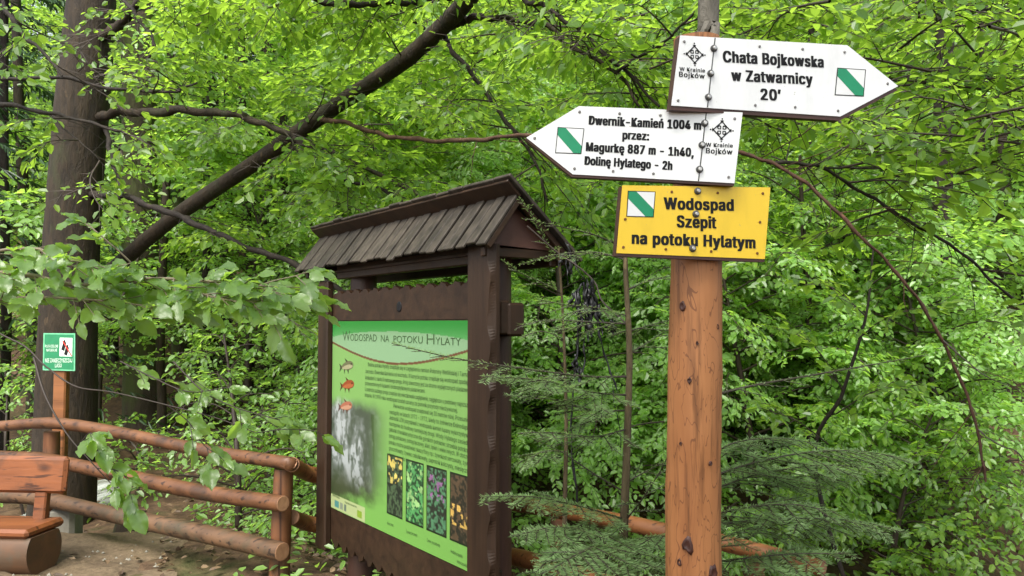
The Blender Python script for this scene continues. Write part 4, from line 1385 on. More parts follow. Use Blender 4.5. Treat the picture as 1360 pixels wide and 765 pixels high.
# four flower pictures
def flower(seed, kind):
    h, w = 90, 44
    a, b2, c2 = fbm(h, w, (9, 5), seed), fbm(h, w, (22, 11), seed + 20, 2), fbm(h, w, (12, 7), seed + 40, 3)
    k = smooth(.40, .62, b2)[..., None]
    dark, green = {0: ((18, 30, 22), (70, 100, 60)), 1: ((18, 70, 30), (70, 170, 80)), 2: ((30, 36, 28), (70, 140, 90)), 3: ((30, 22, 16), (90, 66, 40))}[kind]
    im = lin(dark) * (1 - k) + lin(green) * k
    bl = {0: ((225, 205, 60), .64, .5), 1: ((150, 210, 110), .70, 1), 2: ((150, 90, 150), .68, .6), 3: ((225, 180, 40), .62, 1)}[kind]
    yy = np.linspace(0, 1, h)[:, None]
    band = {0: smooth(.6, .35, yy), 1: 1 + 0 * yy, 2: smooth(.6, .4, yy) * smooth(.05, .2, yy), 3: smooth(.42, .5, yy) * smooth(.82, .7, yy)}[kind]
    im = np.where(((c2 > bl[1] - .07) & (band > .5))[..., None], lin(bl[0]), im)
    im = im * (.55 + .9 * a[..., None])
    im = im * .95 + im.mean(-1, keepdims=True) * .25 + np.array([.012, .02, .01])
    e = np.minimum(np.minimum(np.arange(h), h - 1 - np.arange(h))[:, None] / 2.2, np.minimum(np.arange(w), w - 1 - np.arange(w))[None] / 1.6)
    im = np.where((e < 1)[..., None], lin((28, 46, 22)), im)
    return im
zq = lambda x, y: (430 + x / 3.2545, 530 + y / 3.2545)
for k, (tl, br) in enumerate((((286, 282), (352, 540)), ((369, 305), (445, 580)), ((459, 335), (548, 622)), ((561, 366), (659, 668)))):
    # top-left and bottom-right corners of each picture
    u0, v0 = uv(*zq(*tl)); u1, v1 = uv(*zq(*br))
    v0 = .625; v1 = .905
    raster('flower_picture', flower(60 + k, k), u0, v0, u1, v1, .0012, board)
# three fish
def fish(cx, cy, col, belly, s=1.0):
    g = Geo()
    c = pane(cx, cy)
    sc = .062 * s
    ang = R(8)
    ax = XB * math.cos(ang) + UPZ * math.sin(ang)
    ay = np.cross(NB, ax)
    t = np.linspace(0, 2 * math.pi, 28, endpoint=False)
    body = np.stack([np.cos(t) * 1.25, np.sin(t) * .42 * (1 - .25 * np.cos(t + 2.8))], -1)
    def put(ps, lift, colr):
        V = np.array([c + ax * x * sc * 1.15 + ay * y * sc + NB * lift for x, y in ps])
        cc = np.tile(lin(colr), (len(V) + 1, 1))
        g.add(np.vstack([V, V.mean(0)[None]]), [[i, (i + 1) % len(V), len(V)] for i in range(len(V))], 0, False, cc)
    fin = tuple(x * .55 for x in col)
    put([(-1.0, .0), (-1.75, .45), (-1.5, 0), (-1.8, -.45)], .0012, fin)
    put([(-.2, .35), (-.5, .85), (.3, .38)], .0012, fin)
    put([(.3, -.3), (.1, -.85), (-.1, -.3)], .0012, fin)
    put([(-.5, -.25), (-.7, -.75), (-.8, -.2)], .0012, fin)
    put(body, .0016, col)
    put([(x * .9, y * .5 - .14) for x, y in body], .002, belly)
    put([(.85 + .1 * math.cos(a), .08 + .1 * math.sin(a)) for a in np.arange(8) * .785], .0024, (15, 15, 15))
    g.build('fish_picture', M['print'], board)
zt = lambda x, y: (435 + x / 5.278, 415 + y / 5.278)
fish(*zt(165, 362), (120, 125, 85), (185, 185, 140))
fish(*zt(168, 492), (165, 85, 40), (190, 110, 60))
fish(*zt(152, 640), (190, 120, 90), (215, 165, 130))
# the writing
title = [('W', 137, 196, 187, 191, 68, -.012), ('ODOSPAD', 189, 191, 372, 194, 46, -.008), ('NA', 401, 195, 458, 197, 46, -.008), ('POTOKU', 488, 198, 688, 203, 46, -.008), ('H', 716, 207, 768, 208, 72, -.012), ('YLATY', 776, 209, 948, 214, 50, -.008)]
for (w_, x0, y0, x1, y1, cap, off) in title:
    A, B2 = pane(*zt(x0, y0)), pane(*zt(x1, y1))
    dep = (A - EYE) @ FWD
    g = Geo()
    add_text(g, w_, A, B2, cap / 5.278 * dep / F_PX, NB, off, .0016, sans=False)
    g.build('title_lettering', M['ink'], board)
body_lines = [
    ('Dolina potoku Hylaty znajduje się w zagłębieniu ramion Połoniny Wetlińskiej i Tarnawy', 310, 362, 1030, 425),
    ('zachodu i Dwernika Kamienia od wschodu. W korycie potoku znajduje się wodospad spadający', 292, 408, 1032, 477),
    ('kaskadami z około 8 metrowego progu. Próg stworzony jest ze stromo wypiętrzonych piaskowców', 290, 450, 1033, 530),
    ('przewarstwionych łupkami i drobnopłytkowymi piaskowcami.', 288, 490, 706, 538),
    ('U podnóża każdego progu znajduje się wieczkowate zagłębienie, najgłębsze u podstawy najniższego', 286, 530, 1035, 634),
    ('stopnia. W 1998 roku wodospad został uznany za pomnik przyrody nieożywionej.', 284, 570, 932, 668)]
def writing(s_, A, B2, cap, off=.012):
    g = Geo()
    add_text(g, s_, A, B2, cap, NB, off, .0016)
    g.build('text_line', M['ink'], board)
for (s_, x0, y0, x1, y1) in body_lines:
    writing(s_, pane(*zt(x0, y0)), pane(*zt(x1, y1)), .0225)
low_lines = [
    ('Pierwotnie wodospad znajdował się 30 metrów niżej. Przesunięcie', 316, 22, 655, 80),
    ('nastąpiło w latach 1972 - 1973, kiedy to żołnierze Dolnośląskiej', 298, 48, 655, 113),
    ('Jednostki JZW pozyskiwali z wodospadu kamień łupany wykorzystywany', 297, 72, 656, 147),
    ('następnie do budowy tamtejszej drogi. Wody Hylatego zasiedlają', 297, 98, 656, 180),
    ('gatunki charakterystyczne dla górskich potoków: strzebla potokowa,', 296, 123, 656, 212),
    ('pstrąg potokowy, pstrąg tęczowy, kleń, lipień i wiele innych. W otoczeniu', 296, 150, 657, 240),
    ('potoku można podziwiać okazy flory np.: żywokost sercowaty, żywiec', 295, 178, 657, 270),
    ('gruczołowaty, żywiec cebulkowaty, paprotnik kolczysty, miesięcznica', 295, 205, 657, 302),
    ('trwała i parzydło leśne.', 295, 232, 393, 262)]
for (s_, x0, y0, x1, y1) in low_lines:
    writing(s_, pane(*zq(x0, y0)), pane(*zq(x1, y1)), .0225)
for (s_, x0, y0, x1, y1) in (('Knieć błotna', 286, 537, 312, 547), ('Żywokost sercowaty', 370, 572, 418, 588), ('Żywiec gruczołowaty', 462, 608, 520, 632), ('Podbiał pospolity', 568, 655, 620, 678), ('www.lutowiska.pl', 596, 700, 655, 727)):
    writing(s_, pane(*zq(x0, y0)), pane(*zq(x1, y1)), .016)
writing('Realizacja:', pane(*zq(42, 414)), pane(*zq(74, 430)), .012, .03)
writing('Opracowanie:', pane(*zq(96, 446)), pane(*zq(150, 468)), .012, .03)

# --- the roof
EZ, EN = 2.01, .115           # front eave
RZ, RN = 2.258, -.075        # ridge
BZ, BN = 1.945, -.43         # back eave
CZ, CN = 2.322, .006         # upper edge of the back slope, standing proud of the ridge
U0, U1 = -.44, 1.93
sl_ = nrm(np.array([0, RN - EN, RZ - EZ]))
fdir = NB * sl_[1] + UPZ * sl_[2]
fnor = nrm(np.cross(XB, fdir)); fnor = fnor if fnor @ NB > 0 else -fnor
bdir = nrm(NB * (CN - BN) + UPZ * (CZ - BZ))
bnor = nrm(np.cross(XB, bdir)); bnor = bnor if bnor[2] > 0 else -bnor
g = Geo()
npl = 27
wpl = (U1 - U0 - .0) / npl
for k in range(npl):
    uc = U0 + (k + .5) * wpl
    ext = rng.normal() * .008
    a, b = L(uc, EN, EZ) - fdir * (.0 + ext), L(uc, RN, RZ)
    lift = fnor * (.004 * (k % 2) + rng.uniform(0, .004))
    Lh = np.linalg.norm(b - a) / 2
    ax = np.array([XB, fdir, fnor])
    tilt = rng.normal() * .012
    ax2 = np.array([XB * math.cos(tilt) + fnor * math.sin(tilt), fdir, fnor * math.cos(tilt) - XB * math.sin(tilt)])
    box(g, (a + b) / 2 - fnor * .004 + lift, (wpl * .39, Lh, .007), ax2, 0, .003)
g.build('front_slope', M['shingle'], board)
g = Geo()
a, b = L((U0 + U1) / 2, EN, EZ) + fdir * .02, L((U0 + U1) / 2, RN, RZ)
box(g, (a + b) / 2 - fnor * .018, ((U1 - U0) / 2 - .02, np.linalg.norm(b - a) / 2, .005), np.array([XB, fdir, fnor]))
g.build('gap_shade_sheet', M['gap_shade'], board)  # added sheet, its dark colour stands for shade in the slat gaps
g = Geo()
nb2 = 18
for k in range(nb2):
    w_ = (U1 - U0 + .04) / nb2
    uc = U0 - .02 + (k + .5) * w_
    a, b = L(uc, BN, BZ) - bdir * rng.normal() * .006, L(uc, CN, CZ) + bdir * rng.normal() * .003
    box(g, (a + b) / 2 + bnor * (.014 + .006 * (k % 2)), (w_ * .49, np.linalg.norm(b - a) / 2, .009), np.array([XB, bdir, bnor]), 0, .003)
g.build('back_slope', M['shingle'], board)
# dark ridge board under the standing edge, eave beam, gable boards, ceiling boards
g = Geo(); box(g, L((U0 + U1) / 2, (RN + CN) / 2 - .012, (RZ + CZ) / 2 - .012) , ((U1 - U0) / 2, np.hypot(RN - CN, RZ - CZ) / 2, .008), np.array([XB, bdir, bnor]), 0, .003); g.build('ridge_board', M['frame_h'], board)
g = Geo(); box(g, L(.90, -.03, 1.985), (.90, .025, .045), AXB, 0, .006); g.build('eave_beam', M['frame_h'], board)
g = Geo(); box(g, L((U0 + U1) / 2 - .02, -.36, 1.962), ((U1 - U0) / 2 - .08, .022, .03), AXB, 0, .006); g.build('eave_beam', M['frame_h'], board)
for uc in (U0 + .1, U1 - .1):
    g = Geo()
    tri_ = [L(uc, EN - .045, EZ + .012), L(uc, BN + .05, 2.005), L(uc, RN - .005, RZ - .03)]
    prism(g, tri_, XB * .02)
    g.build('gable_board', M['gable'], board)
    g = Geo(); box(g, L(uc, (EN + BN) / 2, 1.985), (.018, (EN - BN) / 2 - .05, .022), AXB, 0, .004); g.build('tie_beam', M['frame_h'], board)
for uc in (U0 + .02, U1 - .025):
    g = Geo()
    a, b = L(uc, EN, EZ), L(uc, RN, RZ)
    box(g, (a + b) / 2 - fnor * .026, (.012, np.linalg.norm(b - a) / 2 - .01, .014), np.array([XB, fdir, fnor]), 0, .003)
    a, b = L(uc, BN, BZ), L(uc, RN, RZ)
    box(g, (a + b) / 2 - bnor * .012, (.012, np.linalg.norm(b - a) / 2 - .03, .014), np.array([XB, bdir, bnor]), 0, .003)
    g.build('bargeboard', M['frame_h'], board)
g = Geo(); box(g, L((U0 + U1) / 2, -.16, 1.99), ((U1 - U0) / 2 - .14, .17, .007), AXB); g.build('soffit', M['frame_h'], board)
# block end of the crossbeam on the far side of the right post
g = Geo(); box(g, L(1.80, -.12, 1.67), (.05, .05, .08), AXB, 0, .012); g.build('beam_end', M['frame'], board)

# ------------------------------------------------------------------ log fences, bench, notice
def log(name, pts, w0, w1, mat, parent, ends=True, sides=14):
    q = px_path(pts, 26)
    d = (q - EYE) @ FWD
    w = np.linspace(w0, w1, len(q)) * d / F_PX / 2
    w = w * (1 + .03 * np.sin(np.linspace(0, 9, len(q)) + rng.random() * 6))
    g = Geo()
    tube(g, q, w, sides, False, .012)
    r = g.build(name, mat, parent)
    if ends:
        for e in (0, -1):
            ge = Geo()
            t = nrm(q[e] - q[1 if e == 0 else -2])
            disc(ge, q[e] - t * .004, t, w[e] * .99, .006, 14, 0, w[e] * .9)
            ge.build('log_end', M['log_end'], r)
    return r, q

fa = P(372, 760, 5.0)
fence = empty('log_fence', (fa[0], fa[1], float(ground_z(fa[0], fa[1]))), 'brown log fence of three rails beside the bench at the left', 'fence')
log('rail', [(-70, 566, 7.2), (0, 566, 6.7), (72, 562, 6.35), (160, 575, 6.0), (270, 598, 5.45), (375, 614, 4.98), (386, 617, 4.95)], 13, 19, M['rail'], fence)
log('rail', [(-60, 603, 7.0), (20, 607, 6.6), (60, 610, 6.4), (160, 631, 5.9), (270, 654, 5.35), (376, 669, 4.88)], 14, 22, M['rail'], fence)
log('rail', [(-60, 656, 6.95), (10, 659, 6.55), (60, 663, 6.3), (160, 686, 5.8), (200, 694, 5.6), (290, 713, 5.2), (375, 733, 4.85)], 17, 25.5, M['rail_low'], fence)
def fence_post(parent, px0, ytop, d, w, dw=0, mat='fence_post'):
    t = P(px0, ytop, d)
    zb = float(ground_z(t[0], t[1]))
    b = np.array([t[0] + dw, t[1], zb - .3])
    g = Geo()
    tube(g, bend([b, (b + t) / 2, t], 12), np.linspace(1.08, .98, 12) * w * d / F_PX / 2, 16, True, .012)
    return g.build('post', M[mat], parent)
fence_post(fence, 377, 622, 5.06, 26, -.03)
fence_post(fence, 69, 573, 6.5, 20)
g = Geo()
c = P(88, 705, 6.3); c[2] = float(ground_z(c[0], c[1])) + .08
box(g, c, (.10, .09, .14), None, 0, .03)
g.build('footing_stone', M['stone'], fence)

fb_ = P(1005, 760, 3.5)
fence2 = empty('log_fence', (fb_[0], fb_[1], float(ground_z(fb_[0], fb_[1]))), 'orange-brown log fence sloping down behind the trail signpost and the board', 'fence')
log('rail', [(388, 617, 5.02), (420, 632, 5.5), (520, 645, 5.4), (600, 652, 4.95), (680, 668, 4.45), (760, 681, 4.1), (830, 694, 3.8), (890, 707, 3.65), (960, 721, 3.5), (1030, 738, 3.35), (1093, 755, 3.2)], 20, 22, M['rail_orange'], fence2)
log('rail', [(388, 687, 5.12), (418, 697, 5.5), (520, 715, 5.4), (600, 727, 4.95), (690, 741, 4.4), (745, 757, 4.1), (860, 790, 3.75)], 20, 24, M['rail_orange'], fence2)
fence_post(fence2, 1004, 738, 3.52, 22)
fence_post(fence2, 742, 688, 4.15, 22)

# bench
bc = P(20, 740, 5.3)
bz = float(ground_z(bc[0], bc[1]))
bench = empty('log_bench', (bc[0], bc[1], bz), 'rustic orange log bench with a plank backrest in the left corner', 'bench')
bx = nrm(np.array([1.0, -.10, 0])); by = np.array([-bx[1], bx[0], 0])
def halflog(name, xr, yc, zc, r, mat, cut, parent):
    """a log with its top sawn flat at height cut*r above the middle"""
    g = Geo()
    a0 = math.asin(cut)
    ang = np.linspace(math.pi - a0, 2 * math.pi + a0, 22)
    xs_ = np.linspace(xr[0], xr[1], 10)
    V = []
    for x in xs_:
        wobl = 1 + .02 * math.sin(x * 5)
        V += [bc * [1, 1, 0] + bx * x + by * (yc + math.cos(a) * r * wobl) + UPZ * (bz + zc + math.sin(a) * r * wobl) for a in ang]
    m = len(ang)
    i = np.arange(9)[:, None] * m
    k = np.arange(m)[None]
    k2 = (k + 1) % m
    g.add(V, np.stack([i + k, i + k2, i + m + k2, i + m + k], -1).reshape(-1, 4), 0, True)
    for e in (0, 9):
        ring = np.array(V[e * m:(e + 1) * m])
        g.add(np.vstack([ring, ring.mean(0)]), [[q, (q + 1) % m, m] for q in range(m)])
    return g.build(name, mat, parent)
halflog('seat', (-1.5, .21), 0.0, .14, .17, M['bench_log'], .62, bench)
g = Geo()
box(g, bc * [1, 1, 0] + bx * -.69 + by * .03 + UPZ * (bz + .275), (.89, .19, .03), np.array([bx, by, UPZ]), 0, .02)
g.build('seat_plank', M['bench'], bench)
for x in (.06, -1.3):
    g = Geo()
    box(g, bc * [1, 1, 0] + bx * x + by * .17 + UPZ * (bz + .42), (.045, .03, .20), np.array([bx, by, nrm(UPZ + by * .12)]), 0, .01)
    g.build('back_support', M['bench'], bench)
g = Geo()
box(g, bc * [1, 1, 0] + bx * -.65 + by * .175 + UPZ * (bz + .60), (.89, .028, .125), np.array([bx, by, nrm(UPZ + by * .12)]), 0, .022)
g.build('backrest', M['bench'], bench)

# small green notice on its own post behind the fence
ND = 6.9
nb_ = P(82, 600, ND)
notice = empty('notice_post', (nb_[0], nb_[1], float(ground_z(nb_[0], nb_[1]))), 'orange wooden post holding a small green notice behind the fence', 'post')
g = Geo()
t = P(83, 462, ND); b = np.array([t[0], t[1], float(ground_z(t[0], t[1])) - .3])
box(g, (t + b) / 2, (.055, .04, (t[2] - b[2]) / 2), None, 0, .012)
g.build('post', M['rail_orange'], notice)
zn = lambda x, y: (40 + x / 9.567, 430 + y / 9.567)
no = P(78, 468, ND - .06); nn_ = np.array([0, -1.0, 0])
pn = lambda x, y, l=0.0: on_plane(*zn(x, y), no, nn_) + nn_ * l
sgn = empty('green_notice', pn(365, 360), 'small green notice asking not to litter the forest, on an orange post', 'sign')
g = Geo(); prism(g, [pn(160, 590), pn(570, 600), pn(572, 122), pn(170, 118)], -nn_ * -.006 - nn_ * .012); g.build('rim', M['green_light'], sgn)
g = Geo(); prism(g, [pn(178, 572, .0015), pn(552, 582, .0015), pn(555, 138, .0015), pn(186, 134, .0015)], -nn_ * .001); g.build('plate', M['plate_green'], sgn)
g = Geo(); prism(g, [pn(375, 412, .003), pn(535, 416, .003), pn(540, 180, .003), pn(380, 178, .003)], -nn_ * .001); pic = g.build('pictogram', M['white_print'], sgn)
g = Geo()
for (x, y) in ((430, 290), (465, 350)):
    g.add([pn(x - 34, y + 38, .004), pn(x + 6, y + 58, .004), pn(x + 32, y - 40, .004), pn(x + 14, y - 92, .004), pn(x - 6, y - 70, .004), pn(x - 14, y - 30, .004)], [[0, 1, 2, 3, 4, 5]])
g.build('bottles', M['black'], pic)
g = Geo(); g.add([pn(412, 222, .005), pn(524, 412, .005), pn(536, 404, .005), pn(424, 214, .005)], [[0, 1, 2, 3]]); g.build('red_bar', M['red_print'], pic)
for (s_, x0, y0, x1, c_) in (('PŁUCA ZIELONE', 192, 300, 358, 32), ('NATURALNE', 210, 352, 345, 34), ('NIE ZANIECZYSZCZAJ', 194, 490, 536, 48), ('LASU', 318, 552, 402, 46)):
    g = Geo()
    add_text(g, s_, pn(x0, y0), pn(x1, y0), c_ / 9.567 * ND / F_PX, nn_, .03, .003)
    g.build('lettering', M['white_print'], sgn)

# short dark stump behind the lowest rail
c = P(172, 720, 6.6); c[2] = float(ground_z(c[0], c[1]))
g = Geo()
tube(g, [c - UPZ * .2, c + UPZ * .03, c + UPZ * .12, c + UPZ * .2], [.16, .14, .115, .11], 14, True, .06)
tag(g.build('tree_stump', M['bark']), 'short dark stump under the lowest rail of the left fence', 'stump')

# dark roots showing in the trodden path
g = Geo()
for pts in ([(-2.9, 4.9), (-2.7, 5.05), (-2.45, 5.0), (-2.25, 5.1)], [(-2.7, 5.05), (-2.62, 4.85), (-2.5, 4.75)], [(-3.0, 5.0), (-2.85, 5.15), (-2.6, 5.2)]):
    q = bend([(x, y, float(ground_z(x, y)) + .012) for x, y in pts], 14)
    q[:, 2] += .012 * np.sin(np.linspace(0, 9, 14))
    tube(g, q, np.linspace(.032, .012, 14), 8, True, .15)
tag(g.build('tree_root', M['bark']), 'dark gnarled root breaking through the sandy path in front of the log bench', 'root')

# small stones trodden into the path
g = Geo()
n = 420
x, y = rng.uniform(-4.6, -1.3, n), rng.uniform(3.6, 6.2, n)
k = x < -1.6 - .38 * (y - 3.6)
x, y = x[k], y[k]
n = len(x)
c = np.stack([x, y, ground_z(x, y) + .022], -1)
r = rng.uniform(.004, .017, n)[:, None] ** 1.0
a = rng.uniform(0, 6.28, n)
u = np.stack([np.cos(a), np.sin(a), 0 * a], -1); w = np.stack([-np.sin(a), np.cos(a), 0 * a], -1)
V = [c + UPZ * r * .7]
for q in range(5):
    V.append(c + u * r * math.cos(q * 1.257) * rng.uniform(.8, 1.4, (n, 1)) + w * r * math.sin(q * 1.257) * rng.uniform(.7, 1.1, (n, 1)) - UPZ * r * .3)
f = np.array([[0, 1 + q, 1 + (q + 1) % 5] for q in range(5)])
g.add(np.stack(V, 1).reshape(-1, 3), (np.arange(n)[:, None, None] * 6 + f[None]).reshape(-1, 3))
tag(g.build('pebbles', M['stone']), kind='stuff')

# ------------------------------------------------------------------ firs
def needles(g, a, b, spacing=.0034, ln=.02, up=UPZ):
    """two ranks of flat needles along straight twigs a-b"""
    a, b = np.asarray(a, float), np.asarray(b, float)
    L_ = np.linalg.norm(b - a, axis=1)
    K = np.maximum(4, (L_ / spacing).astype(int))
    idx = np.repeat(np.arange(len(a)), K)
    t = np.concatenate([(np.arange(k) + .5) / k for k in K])
    d = nrm(b - a)[idx]
    pos = a[idx] + (b - a)[idx] * t[:, None]
    n = nrm(np.asarray(up) - (d * up).sum(-1, keepdims=True) * d)
    s = np.cross(d, n)
    sg = np.where(rng.random(len(t)) < .5, 1.0, -1.0)[:, None]
    nd = nrm(d * .55 + s * sg * .85 + n * (.12 + .22 * rng.normal(size=(len(t), 1))))
    l = ln * (.7 + .45 * rng.random(len(t))) * np.clip(1.25 - .75 * t ** 4, .4, 1.1)
    w = .0036
    wd = nrm(np.cross(nd, n)) * w / 2
    e = pos + nd * l[:, None]
    m = pos + nd * (l * .6)[:, None]
    V = np.stack([pos, m + wd, e, m - wd], 1)
    g.add(V.reshape(-1, 3), np.arange(len(t))[:, None] * 4 + np.arange(4)[None], 0, False)

def fir_bough(gn, gw, pts, spread, dens=1.0, ln=.02, droop=.12, bare=.12):
    p = bend(pts, 16)
    L_ = np.linalg.norm(np.diff(p, axis=0), axis=1).sum()
    tube(gw, p, np.linspace(.0045, .0012, 16) * (.6 + .5 * L_), 5, False)
    i = np.arange(int(16 * bare), 15)
    needles(gn, p[i], p[i + 1], .0026 / max(dens, .3), ln * 1.15)
    n = max(3, int(L_ / .034 * dens))
    A, B = [], []
    for k in range(n):
        t = bare + (1 - bare) * (k + .3 * rng.random()) / n
        j = min(int(t * 15), 14)
        c = p[j] + (p[j + 1] - p[j]) * (t * 15 - j)
        tan = nrm(p[j + 1] - p[j])
        s = nrm(np.cross(tan, UPZ)) * (1 if k % 2 else -1)
        a = R(rng.uniform(42, 62))
        d = nrm(tan * math.cos(a) + s * math.sin(a) + UPZ * (rng.normal() * .1 - droop))
        l = spread * (1.15 - t) * rng.uniform(.7, 1.15) * min(1, .5 + t * 3)
        e = c + d * l - UPZ * .08 * l
        A.append(c); B.append(e)
        if l > .11:
            for q in (.45, .7):
                ss = 1 if rng.random() < .5 else -1
                c2 = c + (e - c) * q
                A.append(c2); B.append(c2 + nrm(d * .75 + np.cross(d, UPZ) * .65 * ss) * l * .35 - UPZ * .02)
    A, B = np.array(A), np.array(B)
    tubes_thin(gw, A, B, .0022, .001)
    needles(gn, A, B, .0024 / max(dens, .5), ln * 1.15)

def sapling(name, label, stem, widths, boughs, mat='fir_bark'):
    b = P(*stem[-1])
    b[2] = float(ground_z(b[0], b[1]))
    root = empty(name, b, label, 'tree')
    q = bend([P(*s) for s in stem] + [b - UPZ * .2], 40)
    d = (q - EYE) @ FWD
    g = Geo()
    tube(g, q, np.interp(np.linspace(0, 1, 40), np.linspace(0, 1, len(widths)), widths) * d / F_PX / 2, 10, True, .03)
    g.build('trunk', M[mat], root)
    gn, gw = Geo(), Geo()
    for (pts, spread, dens, ln) in boughs:
        fir_bough(gn, gw, [P(*p) for p in pts], spread, dens, ln)
    gn.build('needles', M['needle'], root)
    gw.build('twig_sprays', M['twig'], root)
    return root

sapling('fir_sapling', 'young fir with a straight thin stem between the information board and the signpost',
        [(829, 262, 2.95), (831, 360, 2.95), (836, 470, 2.95), (833, 580, 2.95), (829, 690, 2.95), (827, 765, 2.95)], [4, 7, 9, 11, 13, 15],
        [([(831, 330, 2.95), (790, 312, 2.9), (740, 300, 2.85), (704, 292, 2.8)], .12, .45, .016),
         ([(832, 345, 2.95), (790, 335, 3.0), (740, 338, 3.0), (690, 352, 3.05)], .16, .7, .018),
         ([(834, 420, 2.95), (800, 410, 2.9), (755, 405, 2.8), (715, 398, 2.75)], .2, .8, .02),
         ([(835, 430, 2.95), (790, 428, 3.1), (730, 425, 3.2), (690, 432, 3.3)], .2, .7, .02),
         ([(835, 500, 2.95), (780, 500, 2.9), (700, 490, 2.85), (600, 475, 2.8), (520, 456, 2.75)], .20, .8, .022),
         ([(834, 525, 2.95), (780, 520, 2.85), (720, 505, 2.75), (640, 500, 2.7)], .26, 1.2, .022),
         ([(834, 545, 2.95), (790, 545, 3.0), (730, 530, 3.0), (670, 525, 3.0)], .24, 1.0, .022),
         ([(833, 570, 2.95), (790, 580, 2.8), (740, 575, 2.65), (690, 575, 2.55)], .2, .9, .02),
         ([(832, 655, 2.95), (790, 630, 2.95), (745, 600, 2.95), (697, 578, 2.95)], .12, .5, .016),
         ([(830, 690, 2.95), (780, 675, 2.85), (710, 660, 2.75), (640, 660, 2.7)], .26, 1.2, .023),
         ([(829, 715, 2.95), (790, 705, 2.75), (740, 700, 2.6), (690, 710, 2.5)], .28, 1.2, .023),
         ([(829, 735, 2.95), (800, 725, 2.6), (770, 735, 2.4), (730, 758, 2.3)], .26, 1.2, .023),
         ([(829, 740, 2.95), (770, 750, 2.9), (720, 770, 2.85), (670, 790, 2.8)], .26, 1.1, .022),
         ([(833, 640, 2.95), (860, 625, 2.95), (890, 610, 2.9)], .14, .6, .016),
         ([(832, 690, 2.95), (855, 660, 2.85), (880, 620, 2.8), (893, 590, 2.75)], .16, .7, .018),
         ([(830, 720, 2.95), (870, 712, 2.75), (910, 715, 2.6)], .22, 1.1, .022),
         ([(828, 750, 2.95), (860, 745, 2.7), (900, 750, 2.5)], .24, 1.1, .022),
         ([(835, 470, 2.95), (860, 455, 3.0), (900, 430, 3.1)], .18, .7, .018),
         ([(835, 440, 2.95), (870, 430, 3.1), (930, 415, 3.3)], .2, .7, .018),
         ([(834, 385, 2.95), (862, 372, 3.0), (900, 365, 3.1)], .14, .7, .018)])
sapling('fir_sapling', 'low fir whose dark boughs reach out to the right of the signpost foot',
        [(926, 470, 2.75), (927, 560, 2.75), (926, 680, 2.75), (925, 770, 2.75)], [5, 9, 13, 16],
        [([(927, 530, 2.75), (1000, 512, 2.9), (1080, 498, 3.1), (1160, 484, 3.3), (1232, 471, 3.5)], .12, .45, .018),
         ([(926, 640, 2.75), (1000, 615, 2.75), (1080, 600, 2.8), (1150, 600, 2.85), (1205, 612, 2.9)], .3, 1.3, .024),
         ([(926, 660, 2.75), (1000, 632, 2.9), (1090, 618, 3.05), (1170, 622, 3.2)], .3, 1.2, .024),
         ([(926, 620, 2.75), (970, 590, 2.7), (1030, 582, 2.65), (1090, 590, 2.6)], .24, 1.2, .022),
         ([(926, 690, 2.75), (985, 675, 2.6), (1050, 670, 2.5), (1110, 680, 2.45)], .26, 1.1, .024),
         ([(925, 750, 2.75), (985, 742, 2.55), (1050, 736, 2.45), (1130, 735, 2.4)], .24, 1.2, .024),
         ([(925, 735, 2.75), (965, 712, 2.6), (1000, 700, 2.5)], .2, 1.1, .024),
         ([(925, 770, 2.75), (980, 775, 2.5), (1040, 772, 2.4), (1100, 780, 2.35)], .24, 1.2, .024),
         ([(926, 700, 2.75), (1020, 690, 3.0), (1120, 690, 3.2), (1200, 705, 3.4)], .26, 1.1, .024)])
sapling('fir_sapling', 'fir showing only a few thin twigs beside the roof corner of the information board',
        [(742, 330, 3.55), (748, 430, 3.6), (752, 560, 3.65), (750, 700, 3.7)], [3, 4, 6, 8],
        [([(743, 350, 3.55), (725, 320, 3.45), (705, 285, 3.35), (688, 262, 3.3)], .10, .5, .016),
         ([(745, 390, 3.6), (720, 375, 3.55), (690, 362, 3.5), (668, 345, 3.45)], .14, .6, .018),
         ([(748, 450, 3.6), (720, 440, 3.6), (690, 448, 3.6)], .2, .7, .02),
         ([(750, 500, 3.6), (715, 505, 3.6), (685, 520, 3.6)], .2, .8, .02),
         ([(751, 560, 3.65), (780, 550, 3.6), (810, 555, 3.5)], .2, .8, .02),
         ([(752, 600, 3.65), (720, 600, 3.6), (690, 620, 3.6)], .24, 1.0, .02)])

# black shreds hanging from a dead twig
sb = P(780, 380, 3.2)
sh = empty('black_shreds', sb, 'tangle of wet black shreds hanging between the board and the thin fir', 'shreds')
g = Geo()
def strand(x0, y0, x1, y1, d, w):
    n = 9
    t = np.linspace(0, 1, n)
    xs_ = x0 + (x1 - x0) * t + np.cumsum(rng.normal(size=n)) * 1.2
    ys_ = y0 + (y1 - y0) * t
    q = np.array([P(a, b, d + .01 * rng.normal()) for a, b in zip(xs_, ys_)])
    ww = w * d / F_PX / 2 * np.abs(1 + .5 * rng.normal(size=n)) * np.interp(t, [0, .2, .8, 1], [.5, 1, 1, .2])
    tube(g, q, np.maximum(ww, .0007), 5, True, .35)
for k in range(26):
    x0 = rng.normal(781, 8); y0 = rng.uniform(368, 405)
    strand(x0, y0, x0 + rng.normal(0, 6), y0 + rng.uniform(25, 70), 3.2, rng.uniform(3, 6))
for k in range(6):
    x0 = rng.normal(767, 3); y0 = rng.uniform(470, 490)
    strand(x0, y0, x0 + rng.normal(0, 3), y0 + rng.uniform(12, 30), 3.2, rng.uniform(3, 5))
for k in range(5):
    x0 = rng.normal(752, 2); y0 = rng.uniform(325, 345)
    strand(x0, y0, x0 + rng.normal(0, 3), y0 + rng.uniform(15, 45), 3.3, rng.uniform(3, 5))
